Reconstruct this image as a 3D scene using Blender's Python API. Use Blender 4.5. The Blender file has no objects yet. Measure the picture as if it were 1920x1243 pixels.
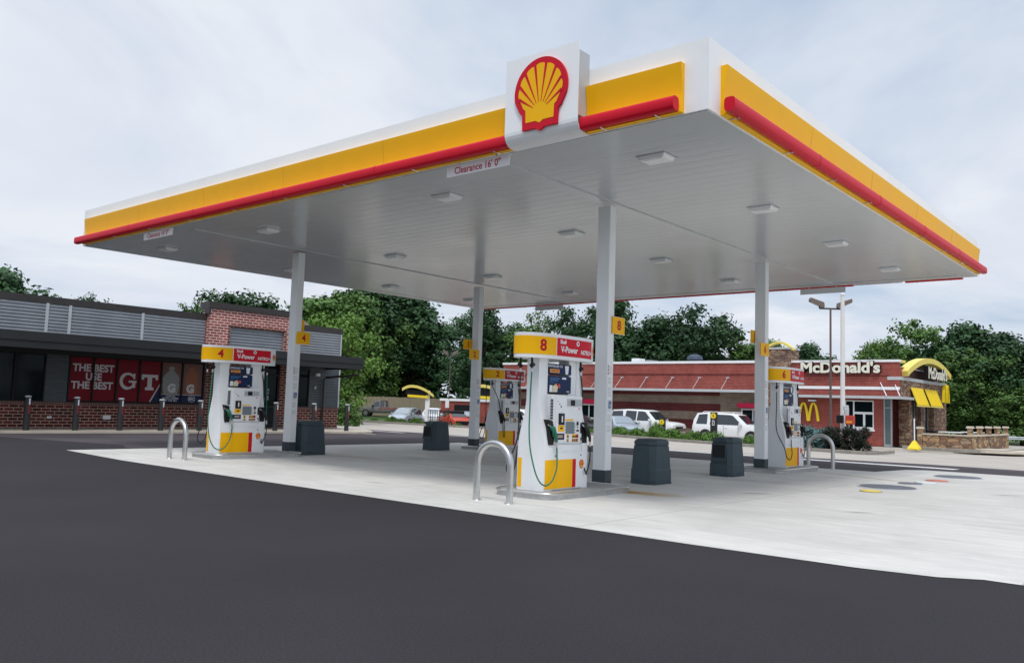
import bpy, bmesh, math, random
from mathutils import Vector, Matrix
random.seed(7)
S = bpy.context.scene
COL = S.collection
PI = math.pi

# ------------------------------------------------------------------ camera
YAW, PITCH, ROLL = 0.70046776, 0.08599742, 0.03201345
F = Vector((-math.sin(YAW)*math.cos(PITCH), math.cos(YAW)*math.cos(PITCH), math.sin(PITCH)))
R0 = Vector((math.cos(YAW), math.sin(YAW), 0)); U0 = R0.cross(F)
R = math.cos(ROLL)*R0 + math.sin(ROLL)*U0
U = -math.sin(ROLL)*R0 + math.cos(ROLL)*U0
cd = bpy.data.cameras.new("camera"); cam = bpy.data.objects.new("camera", cd); COL.objects.link(cam)
cd.sensor_width = 36; cd.lens = 1578.05/1920*36; cd.clip_start = .05; cd.clip_end = 2000
M = Matrix((R, U, -F)).transposed().to_4x4(); M.translation = Vector((4.78555, -9.34273, 1.44763))
cam.matrix_world = M
S.camera = cam
S.view_settings.view_transform = 'Standard'; S.view_settings.look = 'None'
S.view_settings.exposure = 0.16; S.view_settings.gamma = 1; S.view_settings.use_curve_mapping = False
S.cycles.max_bounces = 6; S.cycles.diffuse_bounces = 3; S.cycles.glossy_bounces = 3
S.cycles.transparent_max_bounces = 6

# ------------------------------------------------------------------ sky and sun
SUN_EL, SUN_AZ = math.radians(62), math.radians(140)      # azimuth clockwise from +Y
w = bpy.data.worlds.new("World"); S.world = w; w.use_nodes = True
nt = w.node_tree; nt.nodes.clear()
def N(t, **k):
    n = nt.nodes.new(t)
    for a, b in k.items(): setattr(n, a, b)
    return n
L = lambda a, b: nt.links.new(a, b)
out = N('ShaderNodeOutputWorld'); bg = N('ShaderNodeBackground'); bg.inputs[1].default_value = .1
sky = N('ShaderNodeTexSky', sky_type='NISHITA'); sky.sun_disc = False
sky.sun_elevation = SUN_EL; sky.sun_rotation = SUN_AZ; sky.air_density = 1; sky.dust_density = 1.5
tc = N('ShaderNodeTexCoord'); sep = N('ShaderNodeSeparateXYZ'); L(tc.outputs['Generated'], sep.inputs[0])
zc = N('ShaderNodeMath', operation='MAXIMUM'); L(sep.outputs[2], zc.inputs[0]); zc.inputs[1].default_value = 0
za = N('ShaderNodeMath', operation='ADD'); L(zc.outputs[0], za.inputs[0]); za.inputs[1].default_value = .22
dx = N('ShaderNodeMath', operation='DIVIDE'); L(sep.outputs[0], dx.inputs[0]); L(za.outputs[0], dx.inputs[1])
dy = N('ShaderNodeMath', operation='DIVIDE'); L(sep.outputs[1], dy.inputs[0]); L(za.outputs[0], dy.inputs[1])
cv = N('ShaderNodeCombineXYZ'); L(dx.outputs[0], cv.inputs[0]); L(dy.outputs[0], cv.inputs[1])
n1 = N('ShaderNodeTexNoise'); n1.inputs['Scale'].default_value = .8; n1.inputs['Detail'].default_value = 9; n1.inputs['Roughness'].default_value = .56
n1.inputs['Distortion'].default_value = .5
L(cv.outputs[0], n1.inputs['Vector'])
r1 = N('ShaderNodeValToRGB'); r1.color_ramp.elements[0].position = .38; r1.color_ramp.elements[1].position = .58
L(n1.outputs['Fac'], r1.inputs[0])
# cloud body colour: pale grey to near white, overcast zenith raised above the view to add light
n2 = N('ShaderNodeTexNoise'); n2.inputs['Scale'].default_value = 1.3; n2.inputs['Detail'].default_value = 7
L(cv.outputs[0], n2.inputs['Vector'])
cr = N('ShaderNodeValToRGB'); e = cr.color_ramp.elements
e[0].position = .30; e[0].color = (.62, .675, .77, 1); e[1].position = .66; e[1].color = (.765, .79, .845, 1)
L(n2.outputs['Fac'], cr.inputs[0])
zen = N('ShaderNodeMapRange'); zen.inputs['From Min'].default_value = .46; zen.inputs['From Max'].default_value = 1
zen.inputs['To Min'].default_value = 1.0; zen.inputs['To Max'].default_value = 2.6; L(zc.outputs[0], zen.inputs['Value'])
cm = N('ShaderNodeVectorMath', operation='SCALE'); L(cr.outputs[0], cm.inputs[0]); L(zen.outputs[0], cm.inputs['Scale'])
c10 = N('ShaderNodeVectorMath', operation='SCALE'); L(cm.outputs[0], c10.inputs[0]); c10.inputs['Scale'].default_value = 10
blue = N('ShaderNodeMixRGB'); blue.inputs[0].default_value = .80; L(sky.outputs[0], blue.inputs[1]); blue.inputs[2].default_value = (4.9, 5.9, 7.35, 1)
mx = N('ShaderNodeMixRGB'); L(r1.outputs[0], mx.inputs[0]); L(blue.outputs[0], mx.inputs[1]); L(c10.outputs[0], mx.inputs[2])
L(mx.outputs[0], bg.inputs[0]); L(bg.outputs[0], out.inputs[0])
sd = bpy.data.lights.new("sun", 'SUN'); sd.energy = 1.5; sd.angle = math.radians(14); sd.color = (1, .97, .92)
sun = bpy.data.objects.new("sun", sd); COL.objects.link(sun)
sdir = Vector((math.sin(SUN_AZ)*math.cos(SUN_EL), math.cos(SUN_AZ)*math.cos(SUN_EL), math.sin(SUN_EL)))
sun.rotation_euler = sdir.to_track_quat('Z', 'Y').to_euler(); sun.location = (0, -20, 40)

# ------------------------------------------------------------------ materials
MATS = {}
def mat(name, col, rough=.6, metal=0, var=0.0, vscale=3.0, bump=0.0, bscale=40.0, spec=.5, trans=0, emit=None, stretch=None, obrand=0.0):
    if name in MATS: return MATS[name]
    m = bpy.data.materials.new(name); m.use_nodes = True; t = m.node_tree; p = t.nodes['Principled BSDF']
    c = (*col, 1); p.inputs['Base Color'].default_value = c
    p.inputs['Roughness'].default_value = rough; p.inputs['Metallic'].default_value = metal
    p.inputs['Specular IOR Level'].default_value = spec
    if trans: p.inputs['Transmission Weight'].default_value = trans
    if emit: p.inputs['Emission Color'].default_value = (*emit[0], 1); p.inputs['Emission Strength'].default_value = emit[1]
    tcn = t.nodes.new('ShaderNodeTexCoord'); mp = t.nodes.new('ShaderNodeMapping')
    t.links.new(tcn.outputs['Object'], mp.inputs[0])
    if stretch: mp.inputs['Scale'].default_value = stretch
    if var:
        n = t.nodes.new('ShaderNodeTexNoise'); n.inputs['Scale'].default_value = vscale; n.inputs['Detail'].default_value = 8
        n.inputs['Roughness'].default_value = .62
        t.links.new(mp.outputs[0], n.inputs['Vector'])
        r = t.nodes.new('ShaderNodeMapRange'); r.inputs['From Min'].default_value = .3; r.inputs['From Max'].default_value = .7
        r.inputs['To Min'].default_value = 1-var; r.inputs['To Max'].default_value = 1+var
        t.links.new(n.outputs['Fac'], r.inputs['Value'])
        s = t.nodes.new('ShaderNodeVectorMath'); s.operation = 'SCALE'; s.inputs[0].default_value = col
        t.links.new(r.outputs[0], s.inputs['Scale']); last = s
        if obrand:
            oi = t.nodes.new('ShaderNodeObjectInfo'); r2 = t.nodes.new('ShaderNodeMapRange')
            r2.inputs['To Min'].default_value = 1-obrand; r2.inputs['To Max'].default_value = 1+obrand
            t.links.new(oi.outputs['Random'], r2.inputs['Value'])
            s2 = t.nodes.new('ShaderNodeVectorMath'); s2.operation = 'SCALE'
            t.links.new(s.outputs[0], s2.inputs[0]); t.links.new(r2.outputs[0], s2.inputs['Scale']); last = s2
        t.links.new(last.outputs[0], p.inputs['Base Color'])
        r3 = t.nodes.new('ShaderNodeMapRange'); r3.inputs['To Min'].default_value = max(0, rough-.1); r3.inputs['To Max'].default_value = min(1, rough+.1)
        t.links.new(n.outputs['Fac'], r3.inputs['Value']); t.links.new(r3.outputs[0], p.inputs['Roughness'])
    if bump:
        n = t.nodes.new('ShaderNodeTexNoise'); n.inputs['Scale'].default_value = bscale; n.inputs['Detail'].default_value = 5
        t.links.new(mp.outputs[0], n.inputs['Vector'])
        b = t.nodes.new('ShaderNodeBump'); b.inputs['Strength'].default_value = bump; b.inputs['Distance'].default_value = .02
        t.links.new(n.outputs['Fac'], b.inputs['Height']); t.links.new(b.outputs[0], p.inputs['Normal'])
    MATS[name] = m; return m

def brick(name, c1, c2, mortar, bw=.215, bh=.075, msize=.008, rough=.85, vert=False, off=.5):
    m = bpy.data.materials.new(name); m.use_nodes = True; t = m.node_tree; p = t.nodes['Principled BSDF']
    p.inputs['Roughness'].default_value = rough; p.inputs['Specular IOR Level'].default_value = .25
    tcn = t.nodes.new('ShaderNodeTexCoord'); sp = t.nodes.new('ShaderNodeSeparateXYZ'); t.links.new(tcn.outputs['Object'], sp.inputs[0])
    g = t.nodes.new('ShaderNodeNewGeometry'); sn = t.nodes.new('ShaderNodeSeparateXYZ'); t.links.new(g.outputs['True Normal'], sn.inputs[0])
    ab = t.nodes.new('ShaderNodeMath'); ab.operation = 'ABSOLUTE'; t.links.new(sn.outputs[0], ab.inputs[0])
    gt = t.nodes.new('ShaderNodeMath'); gt.operation = 'GREATER_THAN'; t.links.new(ab.outputs[0], gt.inputs[0]); gt.inputs[1].default_value = .6
    mi = t.nodes.new('ShaderNodeMix'); t.links.new(gt.outputs[0], mi.inputs[0]); t.links.new(sp.outputs[0], mi.inputs[2]); t.links.new(sp.outputs[1], mi.inputs[3])
    cb = t.nodes.new('ShaderNodeCombineXYZ')
    if vert: t.links.new(sp.outputs[2], cb.inputs[0]); t.links.new(mi.outputs[0], cb.inputs[1])
    else: t.links.new(mi.outputs[0], cb.inputs[0]); t.links.new(sp.outputs[2], cb.inputs[1])
    b = t.nodes.new('ShaderNodeTexBrick'); b.inputs['Scale'].default_value = 1; b.inputs['Brick Width'].default_value = bw; b.inputs['Row Height'].default_value = bh
    b.inputs['Mortar Size'].default_value = msize; b.inputs['Mortar Smooth'].default_value = .1; b.offset = off
    b.inputs['Color1'].default_value = (*c1, 1); b.inputs['Color2'].default_value = (*c2, 1); b.inputs['Mortar'].default_value = (*mortar, 1)
    t.links.new(cb.outputs[0], b.inputs['Vector'])
    n = t.nodes.new('ShaderNodeTexNoise'); n.inputs['Scale'].default_value = 1.1; n.inputs['Detail'].default_value = 9; n.inputs['Roughness'].default_value = .7
    t.links.new(tcn.outputs['Object'], n.inputs['Vector'])
    r = t.nodes.new('ShaderNodeMapRange'); r.inputs['From Min'].default_value = .3; r.inputs['From Max'].default_value = .7
    r.inputs['To Min'].default_value = .78; r.inputs['To Max'].default_value = 1.22; t.links.new(n.outputs['Fac'], r.inputs['Value'])
    s = t.nodes.new('ShaderNodeVectorMath'); s.operation = 'SCALE'; t.links.new(b.outputs['Color'], s.inputs[0]); t.links.new(r.outputs[0], s.inputs['Scale'])
    t.links.new(s.outputs[0], p.inputs['Base Color'])
    bp = t.nodes.new('ShaderNodeBump'); bp.inputs['Strength'].default_value = .5; bp.inputs['Distance'].default_value = .008; bp.invert = True
    t.links.new(b.outputs['Fac'], bp.inputs['Height']); t.links.new(bp.outputs[0], p.inputs['Normal'])
    MATS[name] = m; return m

WHITE = mat('white_paint', (.84, .85, .86), .35, var=.03, vscale=2)
WHITE2 = mat('white_panel_paint', (.90, .905, .91), .38, var=.03, vscale=1.2, bump=.02, bscale=2)
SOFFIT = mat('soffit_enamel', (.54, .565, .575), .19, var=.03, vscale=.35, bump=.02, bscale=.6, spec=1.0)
YELLOW = mat('yellow_vinyl', (.96, .50, .002), .42, var=.03, vscale=2, spec=.18)
RED = mat('red_vinyl', (.64, .004, .022), .42, var=.05, vscale=2, spec=.2)
DRED = mat('dark_red_vinyl', (.50, .006, .02), .45, spec=.2)
BLACK = mat('black_plastic', (.008, .008, .009), .5, spec=.3)
RUBBER = mat('black_rubber', (.012, .012, .013), .6)
GREEN = mat('green_rubber', (.01, .16, .09), .42)
SLATE = mat('slate_plastic', (.038, .062, .076), .6, var=.12, vscale=7, bump=.25, bscale=90)
SLATE2 = mat('slate_paint', (.030, .046, .055), .5, var=.1, vscale=4)
STEEL = mat('stainless_steel', (.62, .62, .61), .33, 1.0, var=.1, vscale=6, bump=.05, bscale=60)
STEELD = mat('brushed_steel_plate', (.50, .50, .50), .42, 1.0, var=.15, vscale=9)
GREYM = mat('grey_metal', (.33, .35, .38), .5, .1, var=.12, vscale=1.6)
LGREY = mat('light_grey_paint', (.50, .52, .54), .5, var=.06)
GLASSD = mat('dark_window_glass', (.004, .010, .013), .07, 0, spec=.14)
GLASSC = mat('car_glass', (.02, .028, .034), .04, 0, spec=1.0)
GLASSL = mat('pale_windscreen_glass', (.25, .30, .34), .05, 0, spec=1.0)
BRONZE = mat('bronze_trim', (.040, .034, .034), .6, 0, var=.18, vscale=2)
BRONZE2 = mat('bronze_fascia', (.020, .022, .024), .6, 0, var=.2, vscale=1)
CREAM = mat('cream_concrete', (.55, .49, .40), .85, var=.1, vscale=1.5, bump=.2, bscale=60)
CONCK = mat('kerb_concrete', (.26, .24, .21), .9, var=.2, vscale=3, bump=.3, bscale=30)
NAVY = mat('navy_print', (.006, .022, .085), .4, spec=.2)
SCREEN = mat('grey_screen', (.16, .20, .23), .2)
POSTER = mat('crimson_poster', (.20, .008, .018), .4, spec=.15)
BOTG = mat('bottle_grey_print', (.25, .27, .27), .4)
BOTO = mat('bottle_orange_print', (.30, .08, .02), .4)
POSTW = mat('poster_white', (.62, .62, .64), .5, spec=.2)
DOCW = mat('notice_white', (.84, .85, .86), .6)
DOCG = mat('notice_grey_print', (.33, .35, .37), .6)
BLUE = mat('access_blue', (.02, .07, .28), .5)
ORANGE = mat('orange_print', (.85, .33, .03), .5)
LAMPY = mat('pecten_orange', (.90, .42, .02), .4)
BRICKU = brick('pink_red_brick', (.42, .10, .082), (.28, .055, .05), (.74, .60, .54), .30, .112, .017)
BRICKL = brick('dark_shaded_red_brick', (.17, .030, .030), (.07, .018, .022), (.46, .34, .26), .30, .112, .014)  # same brick as the parapet, overhang shade put into its colour
SOLDIER = brick('soldier_course_brick', (.16, .05, .045), (.09, .035, .033), (.25, .19, .16), .24, .085, .012, vert=True, off=0)
BRICKM = brick('restaurant_brick', (.33, .070, .055), (.25, .052, .043), (.36, .15, .12), .26, .10, .010)
BRICKT = brick('tan_split_block', (.30, .235, .175), (.25, .19, .145), (.20, .155, .12), .42, .20, .012)
BRICKX = brick('maroon_split_block', (.13, .022, .022), (.10, .018, .02), (.18, .06, .055), .42, .10, .012)
STONE_ = brick('stacked_stone_courses', (.33, .20, .13), (.17, .11, .085), (.12, .08, .06), .33, .12, .016)
PATIO_ = brick('patio_stone_courses', (.40, .23, .12), (.22, .13, .09), (.14, .10, .08), .5, .2, .02)
def rubble(name, cols, mortar, sc=(2.6, 2.6, 6.5)):
    m = bpy.data.materials.new(name); m.use_nodes = True; t = m.node_tree; p = t.nodes['Principled BSDF']; n_ = t.nodes.new; l = t.links.new
    p.inputs['Roughness'].default_value = .9; p.inputs['Specular IOR Level'].default_value = .2
    tcn = n_('ShaderNodeTexCoord'); mp = n_('ShaderNodeMapping'); mp.inputs['Scale'].default_value = sc; l(tcn.outputs['Object'], mp.inputs[0])
    v = n_('ShaderNodeTexVoronoi'); v.inputs['Scale'].default_value = 1; v.distance = 'CHEBYCHEV'; l(mp.outputs[0], v.inputs['Vector'])
    r = n_('ShaderNodeValToRGB'); r.color_ramp.interpolation = 'CONSTANT'; e = r.color_ramp.elements
    while len(e) < len(cols): e.new(.5)
    for i, c in enumerate(cols): e[i].position = i/len(cols); e[i].color = (*c, 1)
    sc_ = n_('ShaderNodeSeparateColor'); l(v.outputs['Color'], sc_.inputs[0]); l(sc_.outputs[0], r.inputs[0])
    v2 = n_('ShaderNodeTexVoronoi'); v2.inputs['Scale'].default_value = 1; v2.feature = 'DISTANCE_TO_EDGE'; l(mp.outputs[0], v2.inputs['Vector'])
    mr = n_('ShaderNodeMapRange'); mr.inputs['From Min'].default_value = .02; mr.inputs['From Max'].default_value = .08; l(v2.outputs['Distance'], mr.inputs['Value'])
    mx_ = n_('ShaderNodeMixRGB'); l(mr.outputs[0], mx_.inputs[0]); mx_.inputs[1].default_value = (*mortar, 1); l(r.outputs[0], mx_.inputs[2])
    nz = n_('ShaderNodeTexNoise'); nz.inputs['Scale'].default_value = 7; nz.inputs['Detail'].default_value = 6; l(tcn.outputs['Object'], nz.inputs['Vector'])
    m2 = n_('ShaderNodeMapRange'); m2.inputs['From Min'].default_value = .3; m2.inputs['From Max'].default_value = .7; m2.inputs['To Min'].default_value = .75; m2.inputs['To Max'].default_value = 1.25; l(nz.outputs['Fac'], m2.inputs['Value'])
    s_ = n_('ShaderNodeVectorMath'); s_.operation = 'SCALE'; l(mx_.outputs[0], s_.inputs[0]); l(m2.outputs[0], s_.inputs['Scale']); l(s_.outputs[0], p.inputs['Base Color'])
    b = n_('ShaderNodeBump'); b.inputs['Strength'].default_value = .8; b.inputs['Distance'].default_value = .03; l(v2.outputs['Distance'], b.inputs['Height']); l(b.outputs[0], p.inputs['Normal'])
    return m
STONE = rubble('stacked_stone', [(.34, .20, .13), (.20, .12, .09), (.27, .19, .14), (.15, .10, .085), (.38, .27, .19)], (.10, .07, .055))
PATIO = rubble('patio_stone', [(.42, .26, .14), (.28, .16, .10), (.36, .25, .17), (.22, .14, .10), (.48, .34, .20)], (.12, .09, .06), (1.9, 1.9, 4.6))
GOLD = mat('golden_yellow', (.90, .66, .02), .4, var=.04)
PALEY = mat('pale_yellow', (.80, .66, .17), .55, var=.05, spec=.2)
WOOD = mat('fence_wood', (.28, .235, .165), .9, var=.25, vscale=1.2, stretch=(8, 8, .5))
BARK = mat('bark', (.07, .05, .035), .95, var=.3, vscale=4)
MULCH = mat('mulch', (.08, .055, .04), .95, var=.4, vscale=12, bump=.6, bscale=25)
GRASSM = mat('rough_grass', (.06, .11, .028), .95, var=.35, vscale=2.5, bump=.6, bscale=12)
CARW = mat('white_car_paint', (.82, .83, .84), .18, 0, spec=.8)
CARS = mat('silver_car_paint', (.42, .48, .54), .25, .4, spec=.8)
CARK = mat('black_car_paint', (.012, .013, .016), .15, 0, spec=.8)
CARG = mat('faded_grey_truck_paint', (.16, .15, .155), .6, .1, var=.3, vscale=1.5)
CARR = mat('faded_red_truck_paint', (.24, .09, .08), .65, 0, var=.35, vscale=1.5)
CARO = mat('orange_red_paint', (.50, .055, .02), .3, 0)
CHROME = mat('chrome', (.7, .7, .72), .15, 1)
LENSR = mat('red_tail_lens', (.45, .01, .01), .2)
LENSW = mat('clear_lens', (.75, .77, .78), .12)

def leafmat(name, col, obr=.2):
    m = mat(name, col, .62, var=.45, vscale=1.7, spec=.25, obrand=obr)
    return m
LEAFD = leafmat('dark_foliage', (.038, .088, .034))
LEAFM = leafmat('mid_foliage', (.078, .155, .036))
LEAFL = leafmat('light_foliage', (.105, .200, .035))
LEAFB = leafmat('blue_green_needles', (.11, .20, .19), .05)
LEAFP = leafmat('dark_hedge_leaves', (.022, .028, .018), .05)
LEAFS = leafmat('shrub_leaves', (.095, .19, .035), .15)
LEAFC = leafmat('copper_leaves', (.07, .055, .03), .05)

# concrete pad: slabs with saw-cut joints, mottling, rust by the front column
def concrete():
    m = bpy.data.materials.new('pad_concrete'); m.use_nodes = True; t = m.node_tree; p = t.nodes['Principled BSDF']
    n_ = t.nodes.new; l = t.links.new
    p.inputs['Roughness'].default_value = .82; p.inputs['Specular IOR Level'].default_value = .35
    tcn = n_('ShaderNodeTexCoord'); a = n_('ShaderNodeTexNoise'); a.inputs['Scale'].default_value = .35; a.inputs['Detail'].default_value = 10; a.inputs['Roughness'].default_value = .68
    l(tcn.outputs['Object'], a.inputs['Vector'])
    r = n_('ShaderNodeValToRGB'); e = r.color_ramp.elements
    e[0].position = .32; e[0].color = (.52, .51, .48, 1); e[1].position = .66; e[1].color = (.70, .685, .645, 1)
    l(a.outputs['Fac'], r.inputs[0])
    mp = n_('ShaderNodeMapping'); mp.inputs['Scale'].default_value = (.9, 5, 1); mp.inputs['Rotation'].default_value = (0, 0, .25); l(tcn.outputs['Object'], mp.inputs[0])
    b = n_('ShaderNodeTexNoise'); b.inputs['Scale'].default_value = .9; b.inputs['Detail'].default_value = 8; b.inputs['Roughness'].default_value = .7; l(mp.outputs[0], b.inputs['Vector'])
    rb = n_('ShaderNodeMapRange'); rb.inputs['From Min'].default_value = .35; rb.inputs['From Max'].default_value = .65; rb.inputs['To Min'].default_value = .90; rb.inputs['To Max'].default_value = 1.07
    l(b.outputs['Fac'], rb.inputs['Value'])
    s = n_('ShaderNodeVectorMath'); s.operation = 'SCALE'; l(r.outputs[0], s.inputs[0]); l(rb.outputs[0], s.inputs['Scale'])
    # joints
    br = n_('ShaderNodeTexBrick'); br.offset = 0; br.inputs['Scale'].default_value = 1; br.inputs['Brick Width'].default_value = 4.6; br.inputs['Row Height'].default_value = 4.6
    br.inputs['Mortar Size'].default_value = .010; br.inputs['Mortar Smooth'].default_value = .3
    mo = n_('ShaderNodeMapping'); mo.inputs['Location'].default_value = (1.2, .95, 0); l(tcn.outputs['Object'], mo.inputs[0]); l(mo.outputs[0], br.inputs['Vector'])
    jm = n_('ShaderNodeMixRGB'); l(br.outputs['Fac'], jm.inputs[0]); l(s.outputs[0], jm.inputs[1]); jm.inputs[2].default_value = (.36, .35, .33, 1)
    # rust runs and oil marks: shapes of their own
    def blot(cx, cy, sx, sy, rot, col, strength, prev, rough=3.0):
        mm = n_('ShaderNodeMapping'); mm.vector_type = 'TEXTURE'; mm.inputs['Location'].default_value = (cx, cy, 0); mm.inputs['Rotation'].default_value = (0, 0, rot); mm.inputs['Scale'].default_value = (sx, sy, 1)
        l(tcn.outputs['Object'], mm.inputs[0])
        nz = n_('ShaderNodeTexNoise'); nz.inputs['Scale'].default_value = rough; nz.inputs['Detail'].default_value = 7; l(tcn.outputs['Object'], nz.inputs['Vector'])
        ln = n_('ShaderNodeVectorMath'); ln.operation = 'LENGTH'; l(mm.outputs[0], ln.inputs[0])
        ad = n_('ShaderNodeMath'); ad.operation = 'ADD'; l(ln.outputs['Value'], ad.inputs[0]); l(nz.outputs['Fac'], ad.inputs[1])
        mr = n_('ShaderNodeMapRange'); mr.inputs['From Min'].default_value = .7; mr.inputs['From Max'].default_value = 1.5; mr.inputs['To Min'].default_value = strength; mr.inputs['To Max'].default_value = 0
        l(ad.outputs[0], mr.inputs['Value'])
        q = n_('ShaderNodeMixRGB'); l(mr.outputs[0], q.inputs[0]); l(prev.outputs[0], q.inputs[1]); q.inputs[2].default_value = (*col, 1); return q
    q = blot(-2.95, 3.28, 1.05, .40, .1, (.44, .27, .08), .95, jm)
    q = blot(-3.3, 3.15, .7, .22, 0, (.26, .14, .06), .8, q, 5)
    q = blot(-1.9, 11.4, 2.2, .22, -.5, (.42, .31, .17), .6, q)
    q = blot(-12.0, 4.4, 1.4, .3, .1, (.40, .30, .2), .5, q)
    q = blot(-3.0, 7.6, 2.4, .5, .2, (.33, .33, .33), .4, q)
    q = blot(-8.4, 6.5, 4.2, 1.3, -.3, (.36, .36, .355), .45, q, 1.2)
    q = blot(-10.0, 2.4, 3.0, .5, -.15, (.38, .38, .37), .4, q)
    q = blot(-.5, 2.2, 2.6, .5, .5, (.42, .41, .38), .35, q, 2)
    for bx, by, bs, br_ in ((-6.2, 4.6, .35, 2), (-8.9, 1.6, .22, 4), (-1.6, 5.1, .28, 3), (-9.6, 8.8, .4, 3), (1.6, 9.4, .25, 4), (-6.6, .6, .18, 5), (-4.9, 6.1, .2, 4), (-10.8, 5.6, .3, 4), (.6, 3.8, .2, 5)):
        q = blot(bx, by, bs*1.5, bs*.55, bs*3, (.24, .235, .23), .75, q, br_)
    for by in (4.35, 5.9): q = blot(-8.5, by, 7.5, .16, .02, (.40, .40, .395), .45, q, 1.5)
    l(q.outputs[0], p.inputs['Base Color'])
    g = n_('ShaderNodeTexNoise'); g.inputs['Scale'].default_value = 90; g.inputs['Detail'].default_value = 3; l(tcn.outputs['Object'], g.inputs['Vector'])
    bu = n_('ShaderNodeBump'); bu.inputs['Strength'].default_value = .25; bu.inputs['Distance'].default_value = .01; l(g.outputs['Fac'], bu.inputs['Height']); l(bu.outputs[0], p.inputs['Normal'])
    return m
PAD = concrete()
def asphalt(name, c0, c1, grit=.25):
    m = bpy.data.materials.new(name); m.use_nodes = True; t = m.node_tree; p = t.nodes['Principled BSDF']; n_ = t.nodes.new; l = t.links.new
    p.inputs['Roughness'].default_value = .93; p.inputs['Specular IOR Level'].default_value = .22
    tcn = n_('ShaderNodeTexCoord')
    a = n_('ShaderNodeTexNoise'); a.inputs['Scale'].default_value = .3; a.inputs['Detail'].default_value = 8; l(tcn.outputs['Object'], a.inputs['Vector'])
    r = n_('ShaderNodeValToRGB'); e = r.color_ramp.elements; e[0].position = .35; e[0].color = (*c0, 1); e[1].position = .65; e[1].color = (*c1, 1); l(a.outputs['Fac'], r.inputs[0])
    v = n_('ShaderNodeTexNoise'); v.inputs['Scale'].default_value = 55; v.inputs['Detail'].default_value = 6; v.inputs['Roughness'].default_value = .8; l(tcn.outputs['Object'], v.inputs['Vector'])
    mr = n_('ShaderNodeMapRange'); mr.inputs['From Min'].default_value = .3; mr.inputs['From Max'].default_value = .7; mr.inputs['To Min'].default_value = 1-grit; mr.inputs['To Max'].default_value = 1+grit
    l(v.outputs['Fac'], mr.inputs['Value'])
    s = n_('ShaderNodeVectorMath'); s.operation = 'SCALE'; l(r.outputs[0], s.inputs[0]); l(mr.outputs[0], s.inputs['Scale']); l(s.outputs[0], p.inputs['Base Color'])
    b = n_('ShaderNodeBump'); b.inputs['Strength'].default_value = .35; b.inputs['Distance'].default_value = .01; l(v.outputs['Fac'], b.inputs['Height']); l(b.outputs[0], p.inputs['Normal'])
    return m
ASPH = asphalt('fresh_asphalt', (.028, .0255, .030), (.035, .032, .0365), .5)
ASPH2 = asphalt('worn_asphalt', (.058, .050, .056), (.085, .072, .080), .35)
PALE = mat('pale_driveway_concrete', (.42, .385, .34), .9, var=.13, vscale=.5, bump=.2, bscale=40)
LINE = mat('road_paint_white', (.70, .70, .68), .7, var=.15, vscale=4)

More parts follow.
